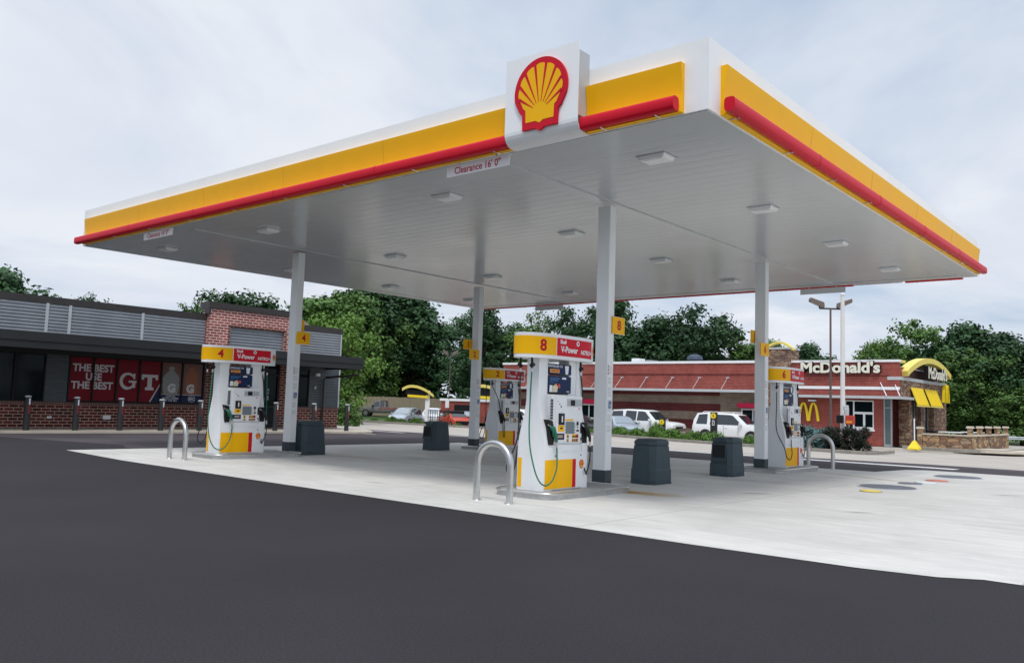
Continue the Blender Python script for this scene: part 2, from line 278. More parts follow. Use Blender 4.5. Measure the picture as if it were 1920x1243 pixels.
# ------------------------------------------------------------------ mesh helpers
class MB:
    def __init__(s): s.v = []; s.f = []; s.m = []; s.cur = 0; s.mats = []
    def use(s, m):
        if m not in s.mats: s.mats.append(m)
        s.cur = s.mats.index(m); return s
    def add(s, vs, fs):
        b = len(s.v); s.v += [tuple(v) for v in vs]
        for f in fs: s.f.append(tuple(b+i for i in f)); s.m.append(s.cur)
        return s
    def box(s, x0, x1, y0, y1, z0, z1):
        return s.add([(x, y, z) for z in (z0, z1) for y in (y0, y1) for x in (x0, x1)],
                     [(0, 2, 3, 1), (4, 5, 7, 6), (0, 1, 5, 4), (2, 6, 7, 3), (0, 4, 6, 2), (1, 3, 7, 5)])
    def rbox(s, x0, x1, y0, y1, z0, z1, b=.01):     # box with chamfered edges
        xs, ys, zs = (x0, x0+b, x1-b, x1), (y0, y0+b, y1-b, y1), (z0, z0+b, z1-b, z1)
        bm = bmesh.new(); bmesh.ops.create_cube(bm, size=1)
        for v in bm.verts: v.co = Vector(((x0+x1)/2+v.co.x*(x1-x0), (y0+y1)/2+v.co.y*(y1-y0), (z0+z1)/2+v.co.z*(z1-z0)))
        bmesh.ops.bevel(bm, geom=list(bm.edges), offset=b, segments=2, affect='EDGES', profile=.5)
        return s.frombm(bm)
    def frombm(s, bm):
        bm.verts.ensure_lookup_table(); bm.verts.index_update()
        s.add([v.co[:] for v in bm.verts], [[v.index for v in f.verts] for f in bm.faces]); bm.free(); return s
    def prism(s, poly, o, a, b, c0, c1, axis):      # poly 2d in (a,b) from origin o, extruded along axis c0..c1
        o, a, b, ax = map(Vector, (o, a, b, axis)); n = len(poly)
        vs = [o+a*p[0]+b*p[1]+ax*c0 for p in poly]+[o+a*p[0]+b*p[1]+ax*c1 for p in poly]
        fs = [tuple(range(n-1, -1, -1)), tuple(range(n, 2*n))]+[(i, (i+1) % n, n+(i+1) % n, n+i) for i in range(n)]
        if a.cross(b).dot(ax)*(c1-c0) < 0: fs = [f[::-1] for f in fs]
        return s.add(vs, fs)
    def flat(s, poly, o, a, b, d, t=.004):          # thin plate: poly in (a,b), standing proud by d..d+t along a x b
        n = Vector(a).cross(Vector(b)); return s.prism(poly, o, a, b, d, d+t, n)
    def rect(s, o, a, b, u0, u1, v0, v1, d, t=.004):
        return s.flat([(u0, v0), (u1, v0), (u1, v1), (u0, v1)], o, a, b, d, t)
    def tube(s, pts, r, seg=8, closed=False, caps=True):
        P = [Vector(p) for p in pts]; rr = r if isinstance(r, (list, tuple)) else [r]*len(P); vs = []; fs = []
        up = None
        for i, p in enumerate(P):
            t = (P[min(i+1, len(P)-1)]-P[max(i-1, 0)]).normalized()
            if up is None: up = t.orthogonal().normalized()
            up = (up - t*up.dot(t)).normalized(); bi = t.cross(up)
            for k in range(seg):
                a = 2*PI*k/seg; vs.append(p+(up*math.cos(a)+bi*math.sin(a))*rr[i])
        for i in range(len(P)-1):
            for k in range(seg):
                k2 = (k+1) % seg; fs.append((i*seg+k, i*seg+k2, (i+1)*seg+k2, (i+1)*seg+k))
        if caps: fs += [tuple(range(seg-1, -1, -1)), tuple(range((len(P)-1)*seg, len(P)*seg))]
        return s.add(vs, fs)
    def cyl(s, x, y, z0, z1, r, seg=20, r2=None):
        return s.tube([(x, y, z0), (x, y, z1)], [r, r2 if r2 is not None else r], seg)
    def disc(s, o, a, b, r, d, t=.004, seg=20, ry=None):
        return s.flat([(r*math.cos(2*PI*k/seg), (ry or r)*math.sin(2*PI*k/seg)) for k in range(seg)], o, a, b, d, t)
    def ribbon(s, pts, wd, o, a, b, d0, d1):        # 2d stroked path with width wd (list), thickness d0..d1
        n = len(pts); Lf = []; Rt = []
        for i in range(n):
            p0 = Vector(pts[max(i-1, 0)]); p1 = Vector(pts[min(i+1, n-1)]); t = (p1-p0).normalized(); q = Vector((-t.y, t.x)); p = Vector(pts[i]); ww = wd[i] if isinstance(wd, (list, tuple)) else wd
            Lf.append(p+q*ww/2); Rt.append(p-q*ww/2)
        o, a, b = map(Vector, (o, a, b)); ax = a.cross(b); vs = []
        for dd in (d0, d1):
            vs += [o+a*p.x+b*p.y+ax*dd for p in Lf]+[o+a*p.x+b*p.y+ax*dd for p in Rt]
        fs = []
        for i in range(n-1):
            fs += [(i, n+i, n+i+1, i+1)[::-1], (2*n+i, 3*n+i, 3*n+i+1, 2*n+i+1), (i, i+1, 2*n+i+1, 2*n+i), (n+i, 3*n+i, 3*n+i+1, n+i+1)]
        fs += [(0, 2*n, 3*n, n), (n-1, 2*n-1, 4*n-1, 3*n-1)]
        return s.add(vs, fs)
    def text(s, txt, o, a, b, size, d=.004, t=.003, bold=0.0, shear=0.0, align='CENTER', sx=1.0):
        cu = bpy.data.curves.new('lettering', 'FONT'); cu.body = txt; cu.size = size; cu.extrude = t/2; cu.offset = bold*size
        cu.align_x = align; cu.align_y = 'CENTER'; cu.shear = shear; cu.resolution_u = 4
        ob = bpy.data.objects.new('lettering', cu); COL.objects.link(ob)
        me = bpy.data.meshes.new_from_object(ob.evaluated_get(bpy.context.evaluated_depsgraph_get()))
        o, a, b = map(Vector, (o, a, b)); n = a.cross(b)
        s.add([o+a*v.co.x*sx+b*v.co.y+n*(v.co.z+d+t/2) for v in me.vertices], [tuple(p.vertices) for p in me.polygons])
        bpy.data.objects.remove(ob); bpy.data.curves.remove(cu); bpy.data.meshes.remove(me); return s
    def build(s, name, m=None, parent=None, smooth=False, loc=None, label=None):
        me = bpy.data.meshes.new(name)
        off = Vector(loc) if loc is not None else Vector((0, 0, 0))
        me.from_pydata([tuple(Vector(v)-off) for v in s.v], [], s.f)
        if m is not None: me.materials.append(m)
        else:
            for q in s.mats: me.materials.append(q)
            me.polygons.foreach_set('material_index', s.m)
        bm = bmesh.new(); bm.from_mesh(me); bmesh.ops.recalc_face_normals(bm, faces=bm.faces); bm.to_mesh(me); bm.free()
        if smooth:
            me.polygons.foreach_set('use_smooth', [True]*len(me.polygons))
            try: me.set_sharp_from_angle(angle=math.radians(38))
            except Exception: pass
        me.update()
        o = bpy.data.objects.new(name, me); COL.objects.link(o)
        if loc is not None: o.location = loc
        if label: o['label'] = label
        return o
def thing(name, loc, label, cat, group=None, rotz=0):
    o = bpy.data.objects.new(name, None); COL.objects.link(o); o.location = loc; o.rotation_euler = (0, 0, rotz); o.empty_display_size = .2
    o['label'] = label; o['category'] = cat
    if group: o['group'] = group
    return o
def tag(o, label=None, cat=None, group=None, kind=None):
    if label: o['label'] = label
    if cat: o['category'] = cat
    if group: o['group'] = group
    if kind: o['kind'] = kind
    return o
def part(mb, name, parent, m=None, smooth=False, label=None):
    """mesh written in its thing's own coordinates; parts of parts share those coordinates (parents sit at zero offset)"""
    o = mb.build(name, m, None, smooth)
    o.parent = parent
    if label: o['label'] = label
    return o
def copy_tree(o, parent=None):
    c = o.copy(); COL.objects.link(c); c.parent = parent
    for ch in [x for x in COL.objects if x.parent == o]: copy_tree(ch, c)
    return c
X, Y, Z = Vector((1, 0, 0)), Vector((0, 1, 0)), Vector((0, 0, 1))
# face frames: (right, up) as a viewer in front of the face sees them; right x up = outward normal
FX = (Y, Z)          # face looking +X
FY = (X, Z)          # face looking -Y
FXN = (-Y, Z)        # face looking -X
FYP = (-X, Z)        # face looking +Y
def sst(t): t = min(max(t, 0), 1); return t*t*(3-2*t)
def zt(y, x=0):
    return -.38*sst((y-14)/20)-.20*sst((-x-13)/3)*sst((y-36)/4)-.24*sst((-x-37)/6)*(1-sst((-x-54)/6))*sst((y-35.5)/3)*(1-sst((y-50)/6))

# ------------------------------------------------------------------ ground sheets
def sheet(name, poly, dz, m, label=None, thick=None):
    bm = bmesh.new(); vs = [bm.verts.new((x, y, 0)) for x, y in poly]; bm.faces.new(vs)
    for k in range(14, 57):
        bmesh.ops.bisect_plane(bm, geom=bm.verts[:]+bm.edges[:]+bm.faces[:], plane_co=(0, k, 0), plane_no=(0, 1, 0))
    for k in range(-60, -35, 2):
        bmesh.ops.bisect_plane(bm, geom=bm.verts[:]+bm.edges[:]+bm.faces[:], plane_co=(k, 0, 0), plane_no=(1, 0, 0))
    for v in bm.verts: v.co.z = zt(v.co.y, v.co.x)+dz
    if thick:
        g = bmesh.ops.extrude_face_region(bm, geom=bm.faces[:])
        for e in g['geom']:
            if isinstance(e, bmesh.types.BMVert): e.co.z -= thick
    bmesh.ops.recalc_face_normals(bm, faces=bm.faces)
    me = bpy.data.meshes.new(name); bm.to_mesh(me); bm.free()
    if not thick:
        for p in me.polygons:
            if p.normal.z < 0: p.flip()
    me.materials.append(m); o = bpy.data.objects.new(name, me); COL.objects.link(o); o['kind'] = 'structure'
    if label: o['label'] = label
    return o
sheet('ground', [(-700, -300), (600, -300), (600, 1200), (-700, 1200)], -.016, GRASSM)
sheet('driveway', [(-100, 14.5), (-34, 14.5), (-26, 17.0), (60, 17.0), (60, 62), (-9, 62), (-9, 44.4), (-42, 44.4), (-42, 52), (-56, 47), (-62, 40), (-100, 40)], -.010, PALE)
asph_far = [(-60, 16.2), (-33, 17), (-28, 18.8), (-24, 19.2), (-20, 19.0), (-15.5, 18.9), (-8, 18.9), (-6.6, 20.3), (-2.9, 21.9), (1, 21.7), (60, 20.8)]
sheet('drive_lane', [(-60, -.4)]+[(60, -.4)]+asph_far[::-1], -.004, ASPH2)
sheet('parking_lot', [(-24.6, -60), (70, -60), (70, 1.2), (-17.2, 1.2), (-18.2, 1.6), (-20.5, .9), (-24.6, -.2)], 0, ASPH)
sheet('concrete_pad', [(-16.55, -.55), (-13, -.86), (-7.6, -.92), (-1.8, -.97), (.4, -.99), (2.06, -.95), (2.75, -.83), (3.1, -.62), (3.42, -.62), (4.4, -.9), (9, -1.4), (40, -2),
       (40, 16.4), (.8, 16.25), (-1.47, 16.1), (-1.87, 15.5), (-2.13, 13.6), (-3.3, 13.45), (-5.35, 13.3), (-9.5, 13.15), (-16.3, 12.95)], .006, PAD)
sheet('road_marking', [(-19, 17.75), (-1.2, 17.75), (-1.2, 18.6), (-19, 18.6)], .001, LINE)
for i, (x0, x1, y0, y1) in enumerate([(-24.5, -22.4, 14.2, 14.32), (-27.5, -24.2, 17.3, 17.7), (-23.6, -20.6, 18.0, 18.35)]):
    sheet('road_marking', [(x0, y0), (x1, y0), (x1, y1), (x0, y1)], .001, LINE)
sheet('walkway', [(-27.0, -14), (-25.25, -14), (-25.2, 1), (-24.5, 6.5), (-23.75, 13), (-23.1, 13.9), (-23.3, 14.8), (-24.4, 15.8), (-27.0, 17.2)], .075, CREAM, thick=.12)
# long planter kerb and bed between the lot and the drive-through lane
kp = [(-62, 34.4), (-50.8, 35.2), (-43.2, 36.1), (-36.5, 37.1), (-27, 36.6), (-24.7, 35.9), (-19.3, 34.0), (-15, 32.9), (-8.05, 31.6)]
back = [(x, y+2.6) for x, y in kp]
sheet('planting_bed', kp+[(-7.9, 35)]+back[::-1][1:], .09, MULCH, thick=.2)
def kerb(path, name='kerb', wd=.16, h=.15):
    mb = MB(); n = len(path); vs = []; fs = []
    dense = []
    for (a, b) in zip(path[:-1], path[1:]):
        k = max(1, int(math.dist(a, b)/1.5))
        dense += [(a[0]+(b[0]-a[0])*i/k, a[1]+(b[1]-a[1])*i/k) for i in range(k)]
    dense.append(path[-1])
    for i, p in enumerate(dense):
        a = Vector(dense[max(i-1, 0)]); b = Vector(dense[min(i+1, len(dense)-1)]); t = (b-a).normalized(); q = Vector((-t.y, t.x))
        for s, zz in ((-wd/2, -.05), (-wd/2+.01, h-.02), (-wd/2+.03, h), (wd/2-.02, h), (wd/2, -.05)):
            vs.append((p[0]+q.x*s, p[1]+q.y*s, zt(p[1], p[0])+zz))
    for i in range(len(dense)-1):
        for k in range(4): fs.append((i*5+k, i*5+k+1, (i+1)*5+k+1, (i+1)*5+k))
    fs += [(0, 1, 2, 3, 4), tuple((len(dense)-1)*5+k for k in (4, 3, 2, 1, 0))]
    mb.add(vs, fs); return tag(mb.build(name, CONCK), kind='structure')
kerb([(x, y-.08) for x, y in kp]+[(-7.8, 32), (-7.75, 35.2)])
kerb([(-90, 43.5), (-66, 42.0), (-58, 41.6), (-54.5, 42.4)])
sheet('lawn', [(-110, 43.6), (-66, 42.2), (-58, 41.8), (-54.5, 42.6), (-56, 50), (-110, 75)], .02, GRASSM)
kerb([(-9.7, 43.9), (-9.0, 44.2), (-8.3, 43.0), (-6.3, 42.6), (-4.4, 44.2), (-4.2, 50)])

# ------------------------------------------------------------------ emblem: scallop shell
def scallop_outline(k=1.0, wav=0.0):
    P = []
    for i in range(41):
        a = math.radians(-14+208*i/40); r = k*(1+wav*abs(math.sin((i/40)*7*PI)))
        P.append((r*1.0*math.cos(a), .08+r*1.0*math.sin(a)))
    P += [(-.78*k-.0, -.52*k), (-.68*k, -.60*k), (-.66*k, -1.08*k), (-.18*k, -1.08*k), (0, -1.18*k), (.18*k, -1.08*k), (.66*k, -1.08*k), (.68*k, -.60*k), (.78*k, -.52*k)]
    return P
def scallop(mb, o, fr, size, d, t, back=None, front=None, ribs=True, seam=None):
    a, b = fr
    if back is not None: mb.use(back); mb.flat([(x*size, y*size) for x, y in scallop_outline(1.0)], o, a, b, d, t); d += t
    mb.use(front); mb.flat([(x*size*.8, (y*.8)*size) for x, y in scallop_outline(1.0, .05)], o, a, b, d, .004); d += .004
    if ribs:
        mb.use(seam or back)
        base = (0, -.60)
        for j in range(8):
            ang = PI/2+(j-3.5)*.285; ca, sa = math.cos(ang), math.sin(ang)
            dyc = base[1]-.064; bq = dyc*sa; Lr = -bq+math.sqrt(max(0, bq*bq-(dyc*dyc-.64)))+.03
            x1, y1 = base[0]+ca*Lr, base[1]+sa*Lr
            x0, y0 = base[0]+ca*.30, base[1]+sa*.30
            nx, ny = -sa, ca; w0, w1 = .007, .046
            mb.flat([((x0-nx*w0)*size, (y0-ny*w0)*size), ((x0+nx*w0)*size, (y0+ny*w0)*size), ((x1+nx*w1)*size, (y1+ny*w1)*size), ((x1-nx*w1)*size, (y1-ny*w1)*size)][::-1], o, a, b, d, .003)

# ------------------------------------------------------------------ fuel canopy (17.8 x 15.4 m, soffit at 5.2 m)
CW, CD, ZS, ZT = 17.84, 15.38, 5.2, 6.125
canopy = thing('fuel_canopy', (0, 0, 0), 'white flat-roofed filling station canopy with yellow fascia band and red bar on four square columns', 'canopy')
mb = MB()                                           # soffit: long pans running along X with a groove between
y = .42; k = 0
while y < CD-.45:
    y2 = min(y+.305, CD-.42)
    n = 6; vs = []
    for x in (-CW+.42, -.42):
        for (yy, zz) in ((y, .0035), (y+.006, 0.0), (y+.10, -.0008), (y2-.10, -.0008), (y2-.006, .0), (y2, .0035)): vs.append((x, yy, ZS+zz))
    mb.add(vs, [(i, i+1, 6+i+1, 6+i) for i in range(5)]); y = y2
part(mb, 'soffit', canopy, SOFFIT)
mb = MB()                                           # flat perimeter trim below the pans
for x0, x1, y0, y1 in ((-CW+.03, -.03, .03, .44), (-CW+.03, -.03, CD-.44, CD-.03), (-CW+.03, -CW+.44, .44, CD-.44), (-.44, -.03, .44, CD-.44)):
    mb.box(x0, x1, y0, y1, ZS-.012, ZS+.05)
part(mb, 'soffit_trim', canopy, SOFFIT)
mb = MB(); mb.box(-CW+.06, -.06, .06, CD-.06, ZT-.35, ZT-.28); part(mb, 'roof_deck', canopy, LGREY)
mb = MB()
mb.box(-CW, 0, 0, .05, ZS, ZT); mb.box(-CW, 0, CD-.05, CD, ZS, ZT); mb.box(-CW, -CW+.05, .05, CD-.05, ZS, ZT); mb.box(-.05, 0, .05, CD-.05, ZS, ZT)
part(mb, 'fascia', canopy, WHITE2)
PROF = [(0, 5.86), (.092, 5.86), (.086, 5.80), (.077, 5.74), (.068, 5.67), (.058, 5.58), (.052, 5.49), (.052, 5.41), (.068, 5.30), (.092, 5.205), (0, 5.205)]
def band(face, u0, u1):
    mb = MB(); o = {'f': (0, 0, 0), 'b': (0, CD, 0), 'r': (0, 0, 0)}[face]
    outw = {'f': -Y, 'b': Y, 'r': X}[face]; al = {'f': X, 'b': X, 'r': Y}[face]
    mb.use(YELLOW).prism(PROF, o, outw, Z, u0, u1, al)
    yb = part(mb, 'yellow_band', canopy, smooth=True)
    n = int((u1-u0)/3.05)
    if n > 0:
        for i in range(1, n+1):
            mb = MB().use(mat('band_seam', (.60, .29, .005), .6)); u = u0+i*(u1-u0)/(n+1); p2 = [(a+.002, z) for a, z in PROF[1:10]]
            mb.prism([(0.0, 5.855)]+p2+[(0, 5.21)], o, outw, Z, u-.003, u+.003, al); part(mb, 'band_seam', yb)
def bar(face, u0, u1, z0=5.205, z1=5.385):
    mb = MB(); o = {'f': (0, 0, 0), 'b': (0, CD, 0), 'r': (0, 0, 0)}[face]
    outw = {'f': -Y, 'b': Y, 'r': X}[face]; al = {'f': X, 'b': X, 'r': Y}[face]
    zc, h = (z0+z1)/2, (z1-z0)/2; P = []
    for k in range(16):
        a = 2*PI*k/16; cx = math.copysign(abs(math.cos(a))**.55, math.cos(a)); cz = math.copysign(abs(math.sin(a))**.55, math.sin(a))
        P.append((.175+.075*cx, zc+h*cz))
    b = part(mb.prism(P, o, outw, Z, u0, u1, al), 'red_bar', canopy, RED, smooth=True)
    n = max(2, int((u1-u0)/1.5))
    for i in range(n):
        mb = MB(); u = u0+.3+(u1-u0-.6)*i/(n-1); p = Vector(o)+al*u
        mb.tube([p+outw*.03+Z*(z0-.012), p+outw*.17+Z*(z0-.012), p+outw*.17+Z*(z0+.02)], .008, 5); part(mb, 'bracket', b, STEEL)
    for i in range(1, int((u1-u0)/3.05)+1):
        u = u0+i*(u1-u0)/(int((u1-u0)/3.05)+1)
        mb = MB().prism([(.175+(x-.175)*1.04, zc+(z-zc)*1.04) for x, z in P], o, outw, Z, u-.012, u+.012, al); part(mb, 'joint_sleeve', b, DRED)
band('f', -17.62, -3.14); band('f', -1.82, -.34); band('r', .33, 15.1); band('b', -17.5, -3.3); band('b', -1.9, -.4)
bar('f', -17.78, -3.12); bar('f', -1.80, -.36); bar('r', .22, 15.1)
bar('b', -17.6, -3.28, 5.17, 5.35); bar('b', -1.86, -.42, 5.17, 5.35)
for face in ('f', 'b'):                             # emblem panels: curved at the foot
    outw = -Y if face == 'f' else Y; oy = 0 if face == 'f' else CD; x0, x1 = (-3.10, -1.80) if face == 'f' else (-3.25, -1.95)
    mb = MB(); P = [(.30, 6.44), (.30, 5.36)]+[(.30-.16*(1-math.cos(a)), 5.36-.18*math.sin(a)) for a in [PI/2*k/6 for k in range(1, 7)]]+[(.02, 5.175), (.02, 5.19), (.13, 5.195)]
    P += [(.285-.15*(1-math.cos(a)), 5.36-.165*math.sin(a)) for a in [PI/2*k/6 for k in range(5, 0, -1)]]+[(.285, 6.44)]
    mb.prism(P, (0, oy, 0), outw, Z, x0, x1, X)
    pn = part(mb, 'emblem_panel', canopy, WHITE2)
    mb = MB().box(x0+.03, x1-.025, min(oy+outw.y*.284, oy+outw.y*.004), max(oy+outw.y*.284, oy+outw.y*.004), 5.42, 6.34); part(mb, 'panel_box', pn, LGREY)
    mb = MB(); fr = FY if face == 'f' else FYP
    scallop(mb, ((x0+x1)/2-.02*outw.y, oy+outw.y*.30, 5.84), fr, .47, .002, .035, RED, YELLOW)
    part(mb, 'scallop_emblem', pn)
XC = (-13.19, -3.765); YC = (3.42, 10.28)
for x in XC:
    mb = MB(); mb.rbox(x-.13, x+.13, .45, CD-.45, ZS-.022, ZS+.01, .006); part(mb, 'soffit_beam', canopy, SOFFIT)
def column(x, y, nums):
    c = part(MB().rbox(x-.135, x+.135, y-.10, y+.10, 0.3, ZS-.08, .012), 'column', canopy, WHITE)
    part(MB().rbox(x-.142, x+.142, y-.107, y+.107, -.02, .33, .008), 'base_cover', c, SLATE2)
    mb = MB(); o = (x+.135, y, 0)                   # notices down the +X face
    mb.use(DOCW)
    rows = [(2.20, 2.02), (2.0, 1.84), (1.82, 1.62), (1.60, 1.36), (1.34, 1.16), (1.14, .98)]
    for z1, z0 in rows: mb.rect(o, Y, Z, -.085, .065, z0, z1, .001, .002)
    mb.use(DOCG)
    for z1, z0 in rows:
        k = z1-.025
        while k > z0+.02:
            mb.rect(o, Y, Z, -.07, .03+.03*random.random(), k-.004, k+.002, .003, .001); k -= .024
    mb.use(mat('notice_red_print', (.5, .08, .08), .5))
    for k in (2.185, 2.12, 2.055): mb.rect(o, Y, Z, -.08, -.05, k-.02, k+.015, .003, .001)
    part(mb, 'notice_strip', c)
    mb = MB().use(BLUE); mb.rect(o, Y, Z, -.035, .055, 1.43, 1.56, .004, .002)
    mb.use(DOCW); mb.disc((x+.135, y+.012, 1.475), Y, Z, .026, .006, .001, 16); mb.use(BLUE); mb.disc((x+.135, y+.012, 1.475), Y, Z, .018, .007, .001, 16)
    mb.use(DOCW); mb.disc((x+.135, y+.004, 1.543), Y, Z, .008, .006, .001, 10); mb.ribbon([(.0, 1.532), (.003, 1.495), (.028, 1.492), (.038, 1.462)], .009, (x+.135, y+.002, 0), Y, Z, .006, .0075)
    part(mb, 'accessibility_sticker', c)
    for (n, side, y0, z0, w) in nums:
        mb = MB().use(YELLOW); xx = x+.14 if side > 0 else x-.165
        mb.rbox(xx, xx+.025, y0, y0+w, z0, z0+.31, .004)
        mb.use(DRED); mb.text(str(n), (xx+.025, y0+w*.52, z0+.15), Y, Z, .24, .001, .002, bold=.028)
        mb.text(str(n), (xx, y0+w*.52, z0+.15), -Y, Z, .24, .001, .002, bold=.028)
        mb.use(WHITE); mb.box(xx+.003, xx+.022, y0-.004, y0+w+.004, z0-.004, z0+.004); mb.box(xx+.003, xx+.022, y0-.004, y0+w+.004, z0+.306, z0+.314)
        s_ = part(mb, 'number_sign', c, label=f'yellow flag sign reading {n}')
column(XC[1], YC[0], [(8, 1, YC[0]+.01, 2.78, .40), (7, -1, YC[0]-.05, 3.12, .40)])
column(XC[0], YC[0], [(4, 1, YC[0]-.05, 2.79, .40), (3, -1, YC[0]-.02, 3.13, .40)])
column(XC[0], YC[1], [(2, 1, YC[1]-.50, 2.80, .44), (1, -1, YC[1]-.46, 3.12, .40)])
column(XC[1], YC[1], [(6, 1, YC[1]-.42, 2.80, .48), (5, -1, YC[1]-.28, 3.12, .40)])
# small dark screw caps on the soffit
# soffit lights, 4 x 4
rowsY = (1.42, 5.27, 9.12, 13.05); colsX = (-1.57, -5.93, -11.6, -16.1)
rn = ['front row along the emblem fascia', 'second row behind the front columns', 'third row before the rear columns', 'rear row along the far fascia']
cn = ['nearest the right fascia', 'second from the right fascia', 'third from the right fascia', 'nearest the left edge']
proto = None
for i, yy in enumerate(rowsY):
    for j, xx in enumerate(colsX):
        if proto is None:
            proto = thing('soffit_light', (xx, yy, ZS), '', 'ceiling light', 'square lights under the canopy soffit')
            mb = MB(); P = [(-.22, -.17), (.22, -.17), (.22, .17), (-.22, .17)]
            mb.box(-.23, .23, -.18, .18, -.02, .01)
            vs = [(a, b, -.02) for a, b in P]+[(a*.88, b*.86, -.065) for a, b in P]
            mb.add(vs, [(i_, (i_+1) % 4, 4+(i_+1) % 4, 4+i_) for i_ in range(4)]+[(4, 5, 6, 7)])
            h = part(mb, 'housing', proto, WHITE)
            mb = MB(); mb.box(-.16, .16, -.115, .115, -.074, -.063); part(mb, 'lens', proto, mat('lamp_lens', (.88, .89, .88), .25))
            mb = MB(); mb.box(-.25, .25, -.20, .20, -.006, .003); part(mb, 'trim', proto, GREYM)
            o = proto
        else: o = copy_tree(proto); o.location = (xx, yy, ZS)
        o['label'] = f'soffit light in the {rn[i]}, {cn[j]}'
# clearance signs
def clearance(x0, x1, yy, lab, face):
    t = thing('clearance_sign', ((x0+x1)/2, yy, 4.99), lab, 'sign', 'clearance signs hung from the canopy edge')
    wd = x1-x0; mb = MB().use(DOCW); mb.box(-wd/2, wd/2, -.006, .006, 0, .165)
    mb.use(DRED); mb.text("Clearance 16' 0\"", (0, -.006, .078), X, Z, .155, .001, .002, bold=.012, sx=.93*wd/1.3)
    if face < 0:
        mb.text("Clearance 16' 0\"", (0, .006, .078), -X, Z, .155, .001, .002, bold=.012, sx=.93*wd/1.3)
    part(mb, 'sign_board', t)
    mb = MB()
    for x in (-wd*.3, wd*.3): mb.box(x-.012, x+.012, -.004, .004, .165, .212)
    part(mb, 'hanger', t, STEEL)
clearance(-4.52, -3.22, -.03, "white Clearance 16' 0\" sign hanging just left of the emblem", 1)
clearance(-14.45, -13.12, -.03, "white Clearance 16' 0\" sign hanging near the canopy's left corner", 1)
clearance(-4.79, -3.46, CD+.02, 'hanging sign seen from its blank grey back, above the double lamp post', 0)
clearance(-14.96, -13.65, CD+.02, 'hanging sign seen from its blank grey back, above dispenser 8', 0)
for o in [o for o in COL.objects if o.name.startswith('clearance_sign') and o.location.y > 5]: o.rotation_euler = (0, 0, PI)

# ------------------------------------------------------------------ pump islands
def rrect(hx, hy, r, n=6):
    P = []
    for cx, cy, a0 in ((hx-r, hy-r, 0), (-hx+r, hy-r, 90), (-hx+r, -hy+r, 180), (hx-r, -hy+r, 270)):
        for k in range(n+1): a = math.radians(a0+90*k/n); P.append((cx+r*math.cos(a), cy+r*math.sin(a)))
    return P
PUMPS = [(8, XC[1]+.14, 1.81, 'closest to the camera'), (4, XC[0]+.18, 1.83, 'in front of the brick store'), (6, XC[1]+.02, 11.68, 'behind the rear right column'), (2, XC[0]+.05, 11.68, 'behind the rear left column')]
for n, px, py, where in PUMPS:
    d = 1 if py < 7 else -1
    t = thing('pump_island', (px, py+d*.32, 0), f'low steel-edged concrete island under the dispenser numbered {n}', 'pump island', 'steel edged pump islands')
    mb = MB(); o_ = rrect(.60, 1.20, .26); i_ = rrect(.575, 1.175, .24)
    mb.prism(o_, (0, 0, 0), X, Y, 0.0, .085, Z); part(mb, 'steel_edge', t, STEELD, smooth=True)
    mb = MB(); k = len(o_); ring = []
    mb.tube([(x, y, .095) for x, y in o_]+[(o_[0][0], o_[0][1], .095)], .022, 8); part(mb, 'edge_roll', t, STEEL, smooth=True)
    mb = MB(); mb.prism(i_, (0, 0, 0), X, Y, .07, .104, Z); part(mb, 'top_slab', t, mat('island_concrete', (.33, .33, .32), .8, var=.15))

def hose(mb, pts, r=.014):
    # smooth the polyline
    P = [Vector(p) for p in pts]; out = []
    for i in range(len(P)-1):
        p0 = P[max(i-1, 0)]; p1 = P[i]; p2 = P[i+1]; p3 = P[min(i+2, len(P)-1)]
        for k in range(6):
            t = k/6; out.append(.5*((2*p1)+(-p0+p2)*t+(2*p0-5*p1+4*p2-p3)*t*t+(-p0+3*p1-3*p2+p3)*t**3))
    out.append(P[-1]); mb.tube(out, r, 8); return mb

